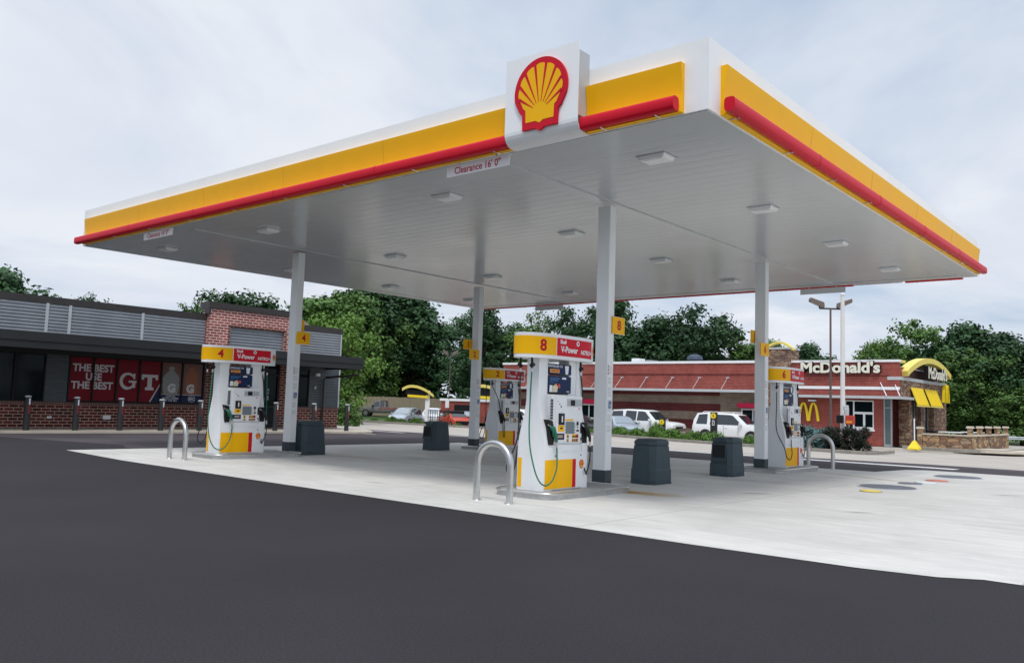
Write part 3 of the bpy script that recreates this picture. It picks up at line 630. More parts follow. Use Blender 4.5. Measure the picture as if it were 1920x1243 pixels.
def dispenser(n, px, py, where, frontcol, fname, rearcol):
    t = thing('fuel_dispenser', (px, py, .104), f'fuel dispenser numbered {n} with yellow and red topper, {where}', 'fuel dispenser', 'fuel dispensers on the islands'); t.scale = (.90, 1, 1)
    # bottle-shaped end panels (profile in X,Z)
    def bottle(hx0=.30, hx1=.135):
        P = []
        for k in range(11): s = k/10; P.append((hx0-.03*0+.0*s, .0+.62*s))
        R_ = []
        for k in range(13):
            s = k/12; sm = s*s*(3-2*s); R_.append((hx0+(hx1-hx0)*sm, .62+.86*s))
        right = [(hx0, 0), (hx0, .62)]+R_[1:]+[(hx1, 2.14)]
        return right+[(-x, z) for x, z in right[::-1]]
    for sy in (-1, 1):
        y0, y1 = (-.62, -.40) if sy < 0 else (.40, .56)
        mb = MB(); mb.prism(bottle(), (0, 0, 0), X, Z, y0, y1, Y)
        e = part(mb, 'end_panel', t, WHITE, smooth=True)
        mb = MB().use(YELLOW); mb.rect((0, y0 if sy < 0 else y1, 0), *(FY if sy < 0 else FYP), -.285, -.20 if sy < 0 else .0, .04, .50, .001, .003)
        part(mb, 'yellow_strip', e)
    mb = MB(); mb.rbox(-.285, .285, -.40, .40, 0, .72, .01); cab = part(mb, 'lower_cabinet', t, WHITE)
    mb = MB(); mb.rbox(-.265, .265, -.40, .40, .72, 1.52, .015); hd = part(mb, 'electronics_head', t, WHITE)
    part(MB().box(-.12, .12, -.40, -.36, 1.52, 2.12), 'upright', t, WHITE); part(MB().box(-.12, .12, .20, .40, 1.52, 2.12), 'upright', t, WHITE)
    for sx, fr in ((1, FX), (-1, FXN)):
        o0 = Vector((sx*.285, 0, 0)); a, b = fr
        # lower front: full-width door, yellow field, red stripe, small emblem
        mb = MB().use(WHITE); mb.rect((sx*.286, 0, 0), a, b, -.60, .54, .02, .60, 0.016, .004)
        dr = part(mb, 'front_door', t)
        mb = MB().use(YELLOW); mb.rect(o0, a, b, -.60, .13, .03, .485, .022, .003); part(mb, 'yellow_field', dr)
        mb = MB().use(RED); mb.rect(o0, a, b, .13, .225, .03, .485, .022, .003); part(mb, 'red_stripe', dr)
        mb = MB(); scallop(mb, (sx*.285, a.y*.385, .40), fr, .065, .022, .002, RED, LAMPY); part(mb, 'small_emblem', dr)
        part(MB().use(BLACK).disc(o0+a*-.33+b*.545, a, b, .012, .022, .006), 'door_lock', dr); part(MB().use(BLACK).disc(o0+a*.36+b*.545, a, b, .012, .022, .006), 'door_lock', dr)
        mb = MB().use(LGREY); mb.rect((sx*.265, 0, 0), a, b, -.40, .40, .715, .725, .001, .012); part(mb, 'seam', cab)
        # keypad fascia with its devices
        o1 = Vector((sx*.265, 0, 0))
        mb = MB().use(WHITE); mb.rect(o1, a, b, -.33, .38, .76, 1.50, 0.0, .028); fp = part(mb, 'device_fascia', hd)
        d0 = .029
        mb = MB().use(LGREY); mb.rect(o1, a, b, -.04, .36, 1.335, 1.455, d0, .008); mb.use(BLACK); mb.rect(o1, a, b, .05, .17, 1.35, 1.44, d0+.008, .003)
        mb.use(mat('lcd_grey', (.42, .47, .48), .3)); mb.rect(o1, a, b, .20, .34, 1.36, 1.43, d0+.008, .002); mb.use(DOCG); mb.rect(o1, a, b, -.03, .035, 1.37, 1.385, d0+.008, .001); mb.rect(o1, a, b, -.03, .035, 1.40, 1.415, d0+.008, .001)
        part(mb, 'price_display', fp)
        mb = MB().use(BLACK); mb.rect(o1, a, b, -.26, -.12, 1.04, 1.22, d0, .02); mb.use(DOCW); mb.rect(o1, a, b, -.20, -.17, 1.08, 1.18, d0+.02, .002)
        mb.use(YELLOW); mb.rect(o1, a, b, -.27, -.11, .93, 1.03, d0, .004); mb.use(BLACK); mb.rect(o1, a, b, -.22, -.15, .97, .995, d0+.004, .001)
        part(mb, 'card_reader', fp)
        mb = MB().use(SCREEN); mb.rect(o1, a, b, -.06, .17, .895, 1.09, d0, .006)
        mb.use(LGREY); [mb.rect(o1, a, b, s0, s0+.02, 0.905+.045*k, .93+.045*k, d0, .010) for s0 in (-.09, .18) for k in range(4)]
        mb.use(YELLOW); mb.rect(o1, a, b, -.08, .14, 1.105, 1.13, d0, .002); part(mb, 'screen', fp)
        mb = MB().use(BLACK); mb.rect(o1, a, b, .235, .285, 1.03, 1.09, d0, .008); mb.rect(o1, a, b, .235, .295, .93, .96, d0, .008); mb.rect(o1, a, b, .34, .375, .90, 1.07, d0, .004)
        mb.rect(o1, a, b, .35, .375, .78, .83, d0, .004); mb.use(SCREEN); mb.disc(o1+a*.26+b*1.0, a, b, .016, d0, .006); mb.disc(o1+a*-.24+b*1.37, a, b, .012, d0, .004)
        mb.use(BLACK); mb.disc(o1+a*-.20+b*1.33, a, b, .014, d0, .004); mb.disc(o1+a*-.29+b*1.41, a, b, .008, d0, .004)
        part(mb, 'printer_slot', fp)
        mb = MB().use(NAVY); mb.rect(o1, a, b, -.325, -.10, .80, .90, d0, .003); mb.use(mat('poster_photo_tan', (.45, .30, .2), .5)); mb.rect(o1, a, b, -.27, -.14, .83, .875, d0+.003, .001); part(mb, 'notice_sticker', fp)
        for k, u in enumerate((-.03, .115, .175, .235)):
            mb = MB().use(YELLOW if k < 3 else RED); mb.rect(o1, a, b, u, u+.052, .78, .885, d0, .004)
            mb.use(BLACK); mb.rect(o1, a, b, u+.006, u+.046, .835, .86, d0+.004, .006); mb.rect(o1, a, b, u+.004, u+.048, .765, .805, d0+.004, .004)
            mb.use(ORANGE if k else YELLOW); mb.rect(o1, a, b, u+.014, u+.038, .772, .796, d0+.008, .002)
            mb.use(DOCW); mb.rect(o1, a, b, u+.004, u+.048, .81, .828, d0+.004, .001)
            part(mb, 'grade_button', fp)
        mb = MB().use(DOCG); mb.rect(o1, a, b, -.46+.0, -.385, 1.12, 1.45, .002, .006); mb.use(BLACK)
        for k in range(7): mb.rect(o1, a, b, -.45, -.395, 1.13+.046*k, 1.13+.046*k+.026, .008, .001)
        part(mb, 'instruction_label', hd)
        mb = MB().use(mat('pale_blue_sticker', (.2, .45, .7), .4)); mb.disc(o1+a*-.40+b*1.06, a, b, .026, .002, .002, ry=.04)
        mb.use(mat('pink_sticker', (.75, .3, .35), .4)); mb.disc(o1+a*.30+b*1.30, a, b, .03, d0, .002, ry=.014); part(mb, 'sticker', hd)
        # advert boards in the opening
        o2 = Vector((sx*.125, -.075, 0))
        for (z0, z1, kind) in ((1.55, 1.825, 0), (1.85, 2.02, 1)):
            mb = MB().use(NAVY); mb.prism([(u, v) for u, v in [(-.30, z0), (.30, z0), (.31, z0+.02), (.31, z1-.02), (.29, z1), (-.30, z1)]], o2, a, b, 0, .02, a.cross(b))
            e = .021
            if kind:
                mb.use(ORANGE); mb.rect(o2, a, b, -.27, -.02, z0+.025, z0+.085, e, .001); mb.use(DOCW)
                mb.text('DOWNLOAD TO', o2-a*.14+b*(z1-.04), a, b, .052, e, .001, bold=.02); mb.use(NAVY); mb.text('SAVE UP', o2-a*.145+b*(z0+.055), a, b, .05, e+.001, .001, bold=.02)
                mb.use(DOCW); mb.flat([(.13, z1-.02), (.15, z0+.01), (.22, z0+.01), (.24, z1-.02)], o2, a, b, e, .001)
            else:
                mb.use(mat('advert_blue', (.03, .16, .40), .35)); mb.rect(o2, a, b, -.27, .0, z1-.05, z1-.035, e, .001); mb.rect(o2, a, b, -.27, -.05, z1-.08, z1-.066, e, .001); mb.rect(o2, a, b, -.27, -.15, z1-.115, z1-.105, e, .001)
                mb.use(DOCW); mb.rect(o2, a, b, .06, .17, z1-.05, z1-.02, e, .001); mb.rect(o2, a, b, .19, .26, z0+.02, z0+.035, e, .001)
                mb.use(DOCW); mb.flat([(-.28, z0+.01), (-.19, z0+.01), (-.20, z0+.12), (-.27, z0+.12)], o2, a, b, e, .001)
                mb.use(mat('advert_cream', (.75, .68, .45), .5)); mb.flat([(-.18, z0+.01), (-.07, z0+.01), (-.05, z0+.10), (-.12, z0+.14), (-.19, z0+.10)], o2, a, b, e, .001)
                mb.use(mat('advert_red', (.6, .05, .06), .5)); mb.disc(o2+a*-.02+b*(z0+.11), a, b, .035, e, .001); mb.use(ORANGE); mb.disc(o2+a*-.10+b*(z0+.13), a, b, .022, e+.001, .001)
            part(mb, 'advert_board', t)
        part(MB().use(BLACK).rect(o2, a, b, -.31, -.08, 1.535, 1.545, .01, .01), 'advert_clip', t); part(MB().use(BLACK).rect(o2, a, b, .12, .22, 1.535, 1.545, .01, .01), 'advert_clip', t)
        # nozzle boots and nozzles: left and right of the fascia
        for side in (-1, 1):
            u = side*.47 if side < 0 else .455
            bp_ = [(u-.075, 1.12), (u+.03, 1.10), (u+.075, .98), (u+.085, .82), (u+.06, .72), (u-.05, .72), (u-.06, .85), (u-.05, .98)] if side < 0 else [(u-.05, 1.08), (u+.07, 1.08), (u+.095, .95), (u+.07, .74), (u-.05, .74)]
            mb = MB().use(BLACK); mb.flat(bp_, (sx*.20, 0, 0), a, b, .0, .115 if side < 0 else .10); bt = part(mb, 'nozzle_boot', t)
            col = frontcol if (side < 0) else RUBBER
            if n == 6 and side < 0: col = mat('dark_red_rubber', (.10, .012, .015), .5)
            c = Vector((sx*.345, 0, 0))+a*(u+.02)
            g = MB().use(col)
            g.tube([c+b*1.01-a*.045-Vector((sx*.03, 0, 0)), c+b*.975, c+b*.90+a*.05], [.022, .045, .030], 10)
            g.tube([c+b*.91+a*.045, c+b*.83+a*.085, c+b*.765+a*.092], [.034, .026, .022], 10)
            g.tube([c+b*.95-a*.02, c+b*.87-a*.0, c+b*.84+a*.05], .012, 6)
            nz = part(g, 'nozzle', t, smooth=True)
            g = MB().use(STEEL); g.tube([c+b*1.01-a*.045-Vector((sx*.03, 0, 0)), c+b*1.045-a*.085-Vector((sx*.05, 0, 0))], .012, 8); part(g, 'spout', nz, smooth=True); g = MB().use(STEEL); g.tube([c+b*.77+a*.092, c+b*.68+a*.10], [.022, .015], 8)
            part(g, 'swivel', nz, smooth=True)
            hcol = frontcol if side < 0 and n in (8, 4) else RUBBER
            h = MB().use(hcol); s0 = c+b*.69+a*.10; ox = Vector((sx*.05, 0, 0))
            if side < 0:
                topp = Vector((sx*.13, 0, 0))+a*-.80+b*1.92
                if n in (8, 4): pts = [s0, s0-b*.14+a*.01, c+b*.36+a*.05+ox, c+b*.17-a*.06+ox, c+b*.10-a*.20+ox*.6, c+b*.18-a*.34, c+b*.42-a*.43-ox, topp-b*1.1-a*.07+ox, topp-b*.5-a*.02, topp]
                elif n == 6: pts = [s0, s0-b*.1, c+b*.34+a*.04+ox, c+b*.20-a*.08+ox, c+b*.26-a*.24+ox*.6, c+b*.5-a*.34, topp-b*1.0, topp-b*.4, topp]
                else: pts = [s0, s0-b*.15, s0-b*.36-a*.03+ox, s0-b*.40-a*.08+ox, s0-b*.25-a*.11+ox, s0+b*.1-a*.10, c+b*1.1-a*.12, c+b*1.5-a*.26, topp]
            elif sx < 0:
                topp = Vector((sx*.13, 0, 0))+a*.80+b*1.92
                pts = [s0, s0-b*.16+a*.02, c+b*.34+a*.16, c+b*.22+a*.26, c+b*.36+a*.36, topp-b*1.1+a*.02, topp-b*.5, topp]
            else:
                topp = Vector((sx*.15, 0, 0))+a*.50+b*1.92
                pts = [s0, s0-b*.16+a*.005, c+b*.40+a*.08, c+b*.26+a*.015, c+b*.27-a*.02, topp-b*1.2+a*.10-Vector((sx*.1, 0, 0)), topp-b*.5+a*.07, topp]
            hose(h, pts, .0125); part(h, 'hose', nz, smooth=True)
            g = MB().use(BLACK); g.tube([topp, topp+b*.14], .020, 8); g.tube([topp+b*.04-a*.03, topp+b*.06+a*.05], .028, 8); g.use(STEEL); g.tube([topp-b*.06, topp], .017, 8); g.use(BLACK); g.tube([topp+b*.14, topp+b*.23-ox*.6], .016, 8)
            part(g, 'breakaway_coupling', t, smooth=True)
    # topper: bowed in plan, the yellow wrapping round its -Y end
    hw = .95; uc = -.055; zb, zt_ = 2.085, 2.48
    def bow(u): return .012+.335*math.sqrt(max(0, 1-abs((u-uc)/hw)**3.2))
    def outl(f, d=0):                              # f: -pi..pi, 0 = the -Y tip, positive on the +X side
        q = lambda g: Vector((bow(uc-hw*math.cos(g))*(1 if g >= 0 else -1)*min(1, abs(g)/.05), uc-hw*math.cos(g)))
        p = q(f); t_ = (q(f+.02)-q(f-.02)).normalized(); return p+Vector((t_.y, -t_.x))*d
    pl = [outl(-PI+.02+(2*PI-.04)*k/72)[:] for k in range(73)]
    mb = MB(); mb.prism(pl, (0, 0, 0), X, Y, zb, zt_, Z); tp = part(mb, 'topper', t, WHITE, smooth=True)
    def fu(u): return math.acos(max(-1, min(1, (uc-u)/hw)))
    def bowpanel(f0, f1, sx, m, nm):
        mb = MB().use(m); k = 26; vs = []
        for i in range(k+1):
            f = f0+(f1-f0)*i/k
            for d in (.001, .005):
                p = outl(f, d)
                for z in (zb+.055, zt_-.055): vs.append((sx*p.x, sx*p.y if sx > 0 else p.y, z))
        fs = []
        for i in range(k): b0 = i*4; fs += [(b0+2, b0+6, b0+7, b0+3), (b0, b0+1, b0+5, b0+4), (b0+1, b0+3, b0+7, b0+5), (b0, b0+4, b0+6, b0+2)]
        fs += [(0, 2, 3, 1), (k*4, k*4+1, k*4+3, k*4+2)]
        return part(mb.add(vs, fs), nm, tp, smooth=True)
    for sx, fr in ((1, FX), (-1, FXN)):
        a, b = fr
        if sx > 0: bowpanel(-.55, fu(-.425), 1, YELLOW, 'yellow_panel'); bowpanel(fu(-.405), fu(.62), 1, RED if n != 2 else DRED, 'red_panel')
        else: bowpanel(.62, fu(.40), -1, YELLOW, 'yellow_panel'); bowpanel(fu(-.60), fu(.38), -1, RED, 'red_panel')
        def bowtext(s, u, z, size, m, bold, nm, shear=0, sx_=1.0, d=.006):
            mb = MB().use(m); mb.text(s, (0, 0, z), a, b, size, 0, .003, bold=bold, shear=shear, sx=sx_)
            mb.v = [(sx*(bow(v[1]+sx*u)+d+(sx*v[0])), v[1]+sx*u, v[2]) for v in mb.v]
            part(mb, nm, tp)
        bowtext(str(n), -.71, zb+.195, .25, DRED, .03, 'pump_number')
        bowtext('Shell', -.255, zt_-.115, .085, POSTW if n == 2 else WHITE, .03, 'topper_lettering'); bowtext('V-Power', -.085, zb+.160, .140, WHITE, .028, 'topper_lettering', 0, .90); bowtext('NiTRO+', .41, zb+.142, .10, WHITE, .025, 'topper_lettering', .25)
        mb = MB().use(WHITE); mb.disc((0, 0, 0), a, b, .042, 0, .002); mb.v = [(sx*(bow(v[1]+sx*.15)+.006+sx*v[0]), v[1]+sx*.15, v[2]+zt_-.115) for v in mb.v]; part(mb, 'topper_ring', tp)
        mb = MB().use(RED); mb.disc((0, 0, 0), a, b, .020, 0, .002); mb.v = [(sx*(bow(v[1]+sx*.15)+.009+sx*v[0]), v[1]+sx*.15, v[2]+zt_-.115) for v in mb.v]; part(mb, 'topper_ring', tp)
        mb = MB(); scallop(mb, (0, 0, 0), fr, .062, 0, .002, RED, LAMPY); mb.v = [(sx*(bow(v[1]+sx*.755)+.004+sx*v[0]), v[1]+sx*.755, v[2]+zb+.195) for v in mb.v]; part(mb, 'topper_emblem', tp)
for n, px, py, where in PUMPS: dispenser(n, px, py, where, GREEN if n in (8, 4) else RUBBER, '', RUBBER)

# ------------------------------------------------------------------ hoop guards, waste bins
def hoop(x, y, lab):
    t = MB(); P = [(-.325, 0, -.05), (-.325, 0, .48)]+[(-.325*math.cos(a), 0, .54+.325*math.sin(a)) for a in [PI*k/14 for k in range(0, 15)]]+[(.325, 0, .48), (.325, 0, -.05)]
    t.tube(P, .052, 16)
    for s in (-1, 1): t.tube([(s*.31, 0, 0), (s*.31, 0, .012)], [.066, .060], 16)
    o = t.build('hoop_bollard', STEEL, smooth=True); o.location = (x, y, .006); tag(o, lab, 'hoop guard', 'steel hoop guards at the island ends')
hoop(-3.48, .14, 'polished steel hoop guard at the near end of the island with dispenser 8')
hoop(-12.83, .26, 'polished steel hoop guard at the near end of the island with dispenser 4')
hoop(-3.42, 13.3, 'polished steel hoop guard at the far end of the island with dispenser 6')
hoop(-12.83, 13.3, 'polished steel hoop guard at the far end of the island with dispenser 2, mostly hidden')

def bin_(x, y, lab, opening_sides):
    t = thing('waste_bin', (x, y, .006), lab, 'waste bin', 'slate grey waste bins beside the columns'); t.scale = (.86, .85, .83)
    def sec(hx, hy, c): return [(hx-c, -hy), (hx, -hy+c), (hx, hy-c), (hx-c, hy), (-hx+c, hy), (-hx, hy-c), (-hx, -hy+c), (-hx+c, -hy)]
    lv = [(0, .325, .445, .10), (.045, .33, .45, .10), (.055, .318, .438, .10), (.10, .325, .445, .105), (.33, .322, .440, .11), (.35, .310, .428, .11), (.60, .305, .418, .115), (.88, .290, .395, .12), (.885, .276, .38, .12), (.90, .276, .38, .12), (.905, .292, .398, .12), (.97, .288, .392, .125), (1.01, .268, .37, .13), (1.03, .235, .335, .13)]
    mb = MB(); vs = []
    for z, hx, hy, c in lv: vs += [(a, b, z) for a, b in sec(hx, hy, c)]
    fs = [(i*8+k, i*8+(k+1) % 8, (i+1)*8+(k+1) % 8, (i+1)*8+k) for i in range(len(lv)-1) for k in range(8)]+[tuple(range((len(lv)-1)*8, len(lv)*8)), tuple(range(7, -1, -1))]
    mb.add(vs, fs); part(mb, 'body', t, SLATE)
    for s in opening_sides:                          # mouth: black plate standing for the dark recess, on the -Y end (s=-1) or +X side (s=1)
        mb = MB().use(BLACK); tilt = .12
        if s == -1:
            o, a, b = Vector((-.02, -.448, .36)), X, Vector((0, .065, .99)).normalized()
        elif s == -2:
            o, a, b = Vector((0, .455, .36)), -X, Vector((0, -.065, .99)).normalized()
        mb.prism([(-.175, .06), (.175, .06), (.165, .47), (-.165, .47)], o, a, b, -.20, .004, a.cross(b))
        part(mb, 'mouth', t)
        mb = MB().use(SLATE)
        for (u0, u1, v0, v1) in ((-.20, .20, .03, .06), (-.195, .195, .47, .50), (-.20, -.172, .06, .47), (.172, .20, .06, .47)): mb.rect(o, a, b, u0, u1, v0, v1, .0, .022)
        mb.rect(o, a, b, -.17, .17, .06, .13, .0, .010)
        part(mb, 'mouth_frame', t)
bin_(-3.74, 5.10, 'slate grey waste bin with its blank side showing, right of the front right column', (-2,))
bin_(-3.75, 8.42, 'slate grey waste bin with an open mouth, left of the rear right column', (-1,))
bin_(-13.12, 3.98, 'slate grey waste bin tucked against the front left column', ())
bin_(-13.3, 8.75, 'slate grey waste bin with an open mouth, left of the rear left column', (-1,))

# fill-point covers
for nm, x, y, r, m, lab in (('fill_cover', -.38, 7.55, .19, GOLD, 'yellow round fill cover set in the concrete'), ('manhole_cover', -.45, 8.85, .54, 0, 'large dark round manhole cover behind the yellow fill cover'),
                       ('manhole_cover', -.40, 10.3, .24, 0, 'small dark round cover between the large manhole and the white cover'), ('fill_cover', -.25, 10.95, .22, WHITE, 'white round fill cover set in the concrete'),
                       ('fill_cover', -.22, 11.78, .24, mat('worn_red_paint', (.60, .15, .08), .7, var=.2), 'red round fill cover set in the concrete'), ('manhole_cover', -.2, 13.7, .52, 0, 'large dark round manhole cover farthest from the camera')):
    t = thing(nm, (x, y, .006), lab, 'ground cover', 'round covers over the fuel tanks')
    mb = MB(); mb.cyl(0, 0, 0, .012, r*1.06, 36); part(mb, 'rim', t, LGREY if m != GOLD else CONCK)
    mb = MB(); mb.cyl(0, 0, .0, .022, r, 36, r*.97); part(mb, 'lid', t, m or mat('cast_iron', (.14, .15, .175), .6, .2, var=.2, vscale=6, bump=.5, bscale=30))

# ================================================================== convenience store (facade in the plane X = -27.15, facing +X)
SX, SY0, SY1 = -27.15, -13.0, 15.92
store = thing('convenience_store', (SX, 0, 0), 'brick and grey metal convenience store with dark overhang and red window posters', 'shop building')
def corr(y0, y1, z0, z1, pitch, dep, x=0.0, nrm=1):     # horizontal ribbed cladding, facing +X
    mb = MB(); n = max(1, round((z1-z0)/pitch)); p = (z1-z0)/n; P = []
    for i in range(n):
        z = z0+i*p; P += [(0, z), (dep, z+p*.14), (dep, z+p*.60), (0, z+p*.72)]
    P += [(0, z1), (-.03, z1), (-.03, z0)]
    mb.prism(P, (x, 0, 0), X, Z, y0, y1, Y); return mb
wl = part(MB().box(-15, -.04, SY0, SY1, .0, 4.35), 'wall_core', store, mat('wall_core_grey', (.16, .165, .17), .9, var=.1))
part(MB().box(-14.9, -.2, SY0+.1, SY1-.1, 4.351, 4.40), 'flat_roof', store, LGREY)
part(MB().box(-.04, .06, SY0, 11.66, -.02, .90), 'brick_base', store, BRICKL); part(MB().box(-.04, .06, 12.62, SY1, -.02, .90), 'brick_base', store, BRICKL)
part(MB().box(-15.05, -.04, SY1, SY1+.06, -.02, .90), 'brick_base', store, BRICKL)
part(MB().box(-.04, .085, SY0, 9.02, .90, 1.01), 'soldier_course', store, SOLDIER); part(MB().box(-.04, .085, 13.55, SY1+.06, .90, 1.01), 'soldier_course', store, SOLDIER)
part(MB().box(-.04, .075, 9.02, 11.66, .90, 2.95), 'brick_pier', store, BRICKL); part(MB().box(-.04, .075, 12.62, 13.6, .90, 2.95), 'brick_pier', store, BRICKL)
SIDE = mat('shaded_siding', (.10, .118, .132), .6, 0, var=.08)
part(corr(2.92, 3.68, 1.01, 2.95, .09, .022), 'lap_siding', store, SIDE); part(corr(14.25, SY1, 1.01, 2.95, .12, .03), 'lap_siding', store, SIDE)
part(MB().box(-.03, .05, SY1-.02, SY1+.05, 1.01, 4.48), 'corner_trim', store, LGREY)
mb = corr(-15, -.04, 1.01, 4.35, .18, .03); mb.v = [(v[1], SY1+v[0]-.0, v[2]) for v in mb.v]; part(mb, 'side_cladding', store, GREYM)
part(MB().box(-.04, .04, SY0, 9.02, 2.70, 2.95), 'head_panel', store, BRONZE2); part(MB().box(-.04, .04, 13.6, 14.25, 2.70, 2.95), 'head_panel', store, BRONZE2)
# upper ribbed cladding with vertical trims
for y0, y1 in ((SY0, -3.2), (-3.1, 2.74), (2.84, 3.52), (3.62, 6.22), (6.32, 8.92), (13.25, SY1-.02)):
    part(corr(y0, y1, 3.32, 4.50, .118, .055), 'ribbed_cladding', store, GREYM)
for yy in (-3.15, 2.79, 3.57, 6.27): part(MB().box(-.03, .075, yy-.05, yy+.05, 3.32, 4.50), 'cladding_trim', store, LGREY)
part(MB().box(-.35, .075, SY0, 8.95, 4.50, 4.74), 'coping', store, BRONZE); part(MB().box(-.35, .075, 13.2, SY1+.07, 4.50, 4.74), 'coping', store, BRONZE)
part(MB().box(-15.05, -.35, SY1-.2, SY1+.07, 4.35, 4.74), 'coping', store, BRONZE)
# raised brick parapet with its ribbed inset
par = MB(); x1 = .30
par.box(-.25, x1, 8.95, 9.90, 3.2, 4.98); par.box(-.25, x1, 12.58, 13.25, 3.2, 4.98); par.box(-.25, x1, 9.90, 12.58, 4.30, 4.98)
pp = part(par, 'brick_parapet', store, BRICKU)
part(MB().box(x1, x1+.02, 9.82, 9.90, 3.2, 4.38).box(x1, x1+.02, 12.58, 12.66, 3.2, 4.38).box(x1, x1+.02, 9.90, 12.58, 4.30, 4.38), 'soldier_frame', pp, BRICKL)
part(corr(9.90, 12.58, 3.32, 4.30, .118, .055, x=.15), 'ribbed_inset', pp, GREYM)
part(MB().box(-.33, x1+.07, 8.86, 13.33, 4.98, 5.24), 'parapet_coping', store, BRONZE)
part(MB().box(.0, x1+.06, 8.86, 8.945, 4.74, 4.98), 'parapet_return', store, BRONZE)
# overhang
ov = MB(); ov.box(-.04, 2.53, SY0, 15.15, 2.84, 3.22)
ovp = part(ov, 'overhang', store, BRONZE2)
part(MB().box(2.53, 2.60, SY0, 15.22, 3.0, 3.30), 'overhang_fascia', ovp, BRONZE2); part(MB().box(2.53, 2.575, SY0, 15.2, 2.76, 2.985), 'overhang_fascia', ovp, BRONZE2)
part(MB().box(-.04, 2.53, 15.15, 15.22, 2.76, 3.30), 'overhang_fascia', ovp, BRONZE2)
part(MB().box(.1, 2.45, 15.22, 15.226, 2.80, 2.86), 'overhang_edge', ovp, DOCW)
mb = MB().use(BRONZE); mb.tube([(2.45, 15.10, 2.78), (2.45, 15.10, 2.52), (.30, 14.98, 2.40), (.13, 14.97, 2.30), (.13, 14.97, .05)], .055, 4); part(mb, 'downspout', store)
# glazing with posters
def window(y0, y1, z0, z1, panes, nm='window'):
    f = MB().use(BLACK); f.box(-.03, .035, y0-.04, y0, z0-.04, z1+.04); f.box(-.03, .035, y1, y1+.04, z0-.04, z1+.04)
    f.box(-.03, .035, y0, y1, z0-.04, z0); f.box(-.03, .035, y0, y1, z1, z1+.04)
    for p in panes: f.box(-.03, .035, p-.03, p+.03, z0, z1)
    fo = part(f, nm, store); g = part(MB().box(-.04, -.015, y0, y1, z0, z1), 'glass', fo, GLASSD); return fo
window(-12, 2.86, 1.06, 2.68, (-9, -6, -3, -.6, 1.9))
w2 = window(3.74, 8.96, 1.06, 2.68, (4.58, 5.45, 6.33, 7.20, 8.08))
po = MB(); b_ = [3.74, 4.55, 4.61, 5.42, 5.48, 6.30, 6.36, 7.17, 7.23, 8.05, 8.11, 8.96]
for i in range(6):
    mb = MB().use(POSTER); y0, y1 = b_[2*i], b_[2*i+1]; o = (-.012, 0, 0)
    mb.rect(o, Y, Z, y0+.01, y1-.01, 1.08, 2.66, 0, .003)
    if i == 2: # slab-serif G
        mb.use(POSTW); c = (-.012, 0, 0); cy, cz, r = (y0+y1)/2, 1.86, .25
        pts = [(cy+r*1.05*math.cos(a), cz+r*1.1*math.sin(a)) for a in [math.radians(d) for d in range(38, 345, 12)]]
        mb.ribbon(pts, [.12 if 6 < k < 20 else .085 for k in range(len(pts))], c, Y, Z, .004, .006)
        mb.rect(c, Y, Z, cy+.03, cy+.33, cz-.06, cz+.02, .0065, .001); mb.rect(c, Y, Z, cy+.17, cy+.29, cz-.25, cz+.0, .0075, .001); mb.rect(c, Y, Z, cy+.20, cy+.27, cz+.08, cz+.29, .0065, .001)
    if i == 3:
        mb.use(POSTW); c = (-.012, 0, 0); cy, cz = (y0+y1)/2-.02, 1.84
        mb.flat([(cy-.33, cz+.30), (cy-.33, cz+.10), (cy-.24, cz+.10), (cy-.22, cz+.19), (cy-.09, cz+.19), (cy-.09, cz-.18), (cy-.17, cz-.20), (cy-.17, cz-.30), (cy+.17, cz-.30), (cy+.17, cz-.20), (cy+.09, cz-.18), (cy+.09, cz+.19), (cy+.22, cz+.19), (cy+.24, cz+.10), (cy+.33, cz+.10), (cy+.33, cz+.30)][::-1], c, Y, Z, .004, .002)
        mb.use(NAVY); mb.flat([(y1-.33, 1.085), (y1-.015, 1.085), (y1-.015, 1.66)], c, Y, Z, .004, .002); mb.use(POSTW); mb.flat([(y1-.40, 1.085), (y1-.35, 1.085), (y1-.015, 1.72), (y1-.015, 1.80)], c, Y, Z, .004, .002)
    if i in (4, 5):
        c = (-.012, 0, 0); cy = (y0+y1)/2
        mb.use(mat('poster_back_brown', (.16, .06, .04), .4)); mb.rect(c, Y, Z, y0+.012, y1-.012, 1.40, 2.655, .0035, .001)
        mb.use(BOTG if i == 4 else BOTO)
        prof = [(.05, 2.50), (.09, 2.47), (.09, 2.38), (.06, 2.36), (.13, 2.27), (.22, 2.16), (.27, 2.02), (.25, 1.88), (.27, 1.78), (.25, 1.60), (.22, 1.42)] if i == 4 else [(.06, 2.50), (.10, 2.48), (.10, 2.40), (.07, 2.37), (.15, 2.28), (.20, 2.16), (.17, 2.0), (.20, 1.85), (.17, 1.6), (.20, 1.42)]
        off = -.02 if i == 4 else -.05
        mb.flat([(cy+off-a*1.3, z) for a, z in prof]+[(cy+off+a*1.3, z) for a, z in prof[::-1]], c, Y, Z, .0048, .001)
        mb.use(NAVY); mb.rect(c, Y, Z, y0+.012, y1-.012, 1.085, 1.385, .0035, .001); mb.use(POSTW); mb.rect(c, Y, Z, y0+.012, y1-.012, 1.385, 1.405, .0045, .001)
        mb.text('G', (-.012, cy+.02-.1*(i-4), 1.63), Y, Z, .44, .006, .001, bold=.07)
        if i == 4:
            for k, tx in enumerate(('OFFICIAL', 'SPORTS DRINK', 'OF THE SEC')): mb.text(tx, (-.012, cy, 1.325-.085*k), Y, Z, .10, .005, .001, bold=.02)
        else:
            mb.text('SEC', (-.012, cy, 1.235), Y, Z, .17, .005, .001, bold=.03)
            mb.ribbon([(cy+.15*math.cos(a), 1.235+.12*math.sin(a)) for a in [2*PI*k/24 for k in range(25)]], .014, c, Y, Z, .005, .006)
    part(mb, 'window_poster', w2)
mb = MB().use(POSTW)
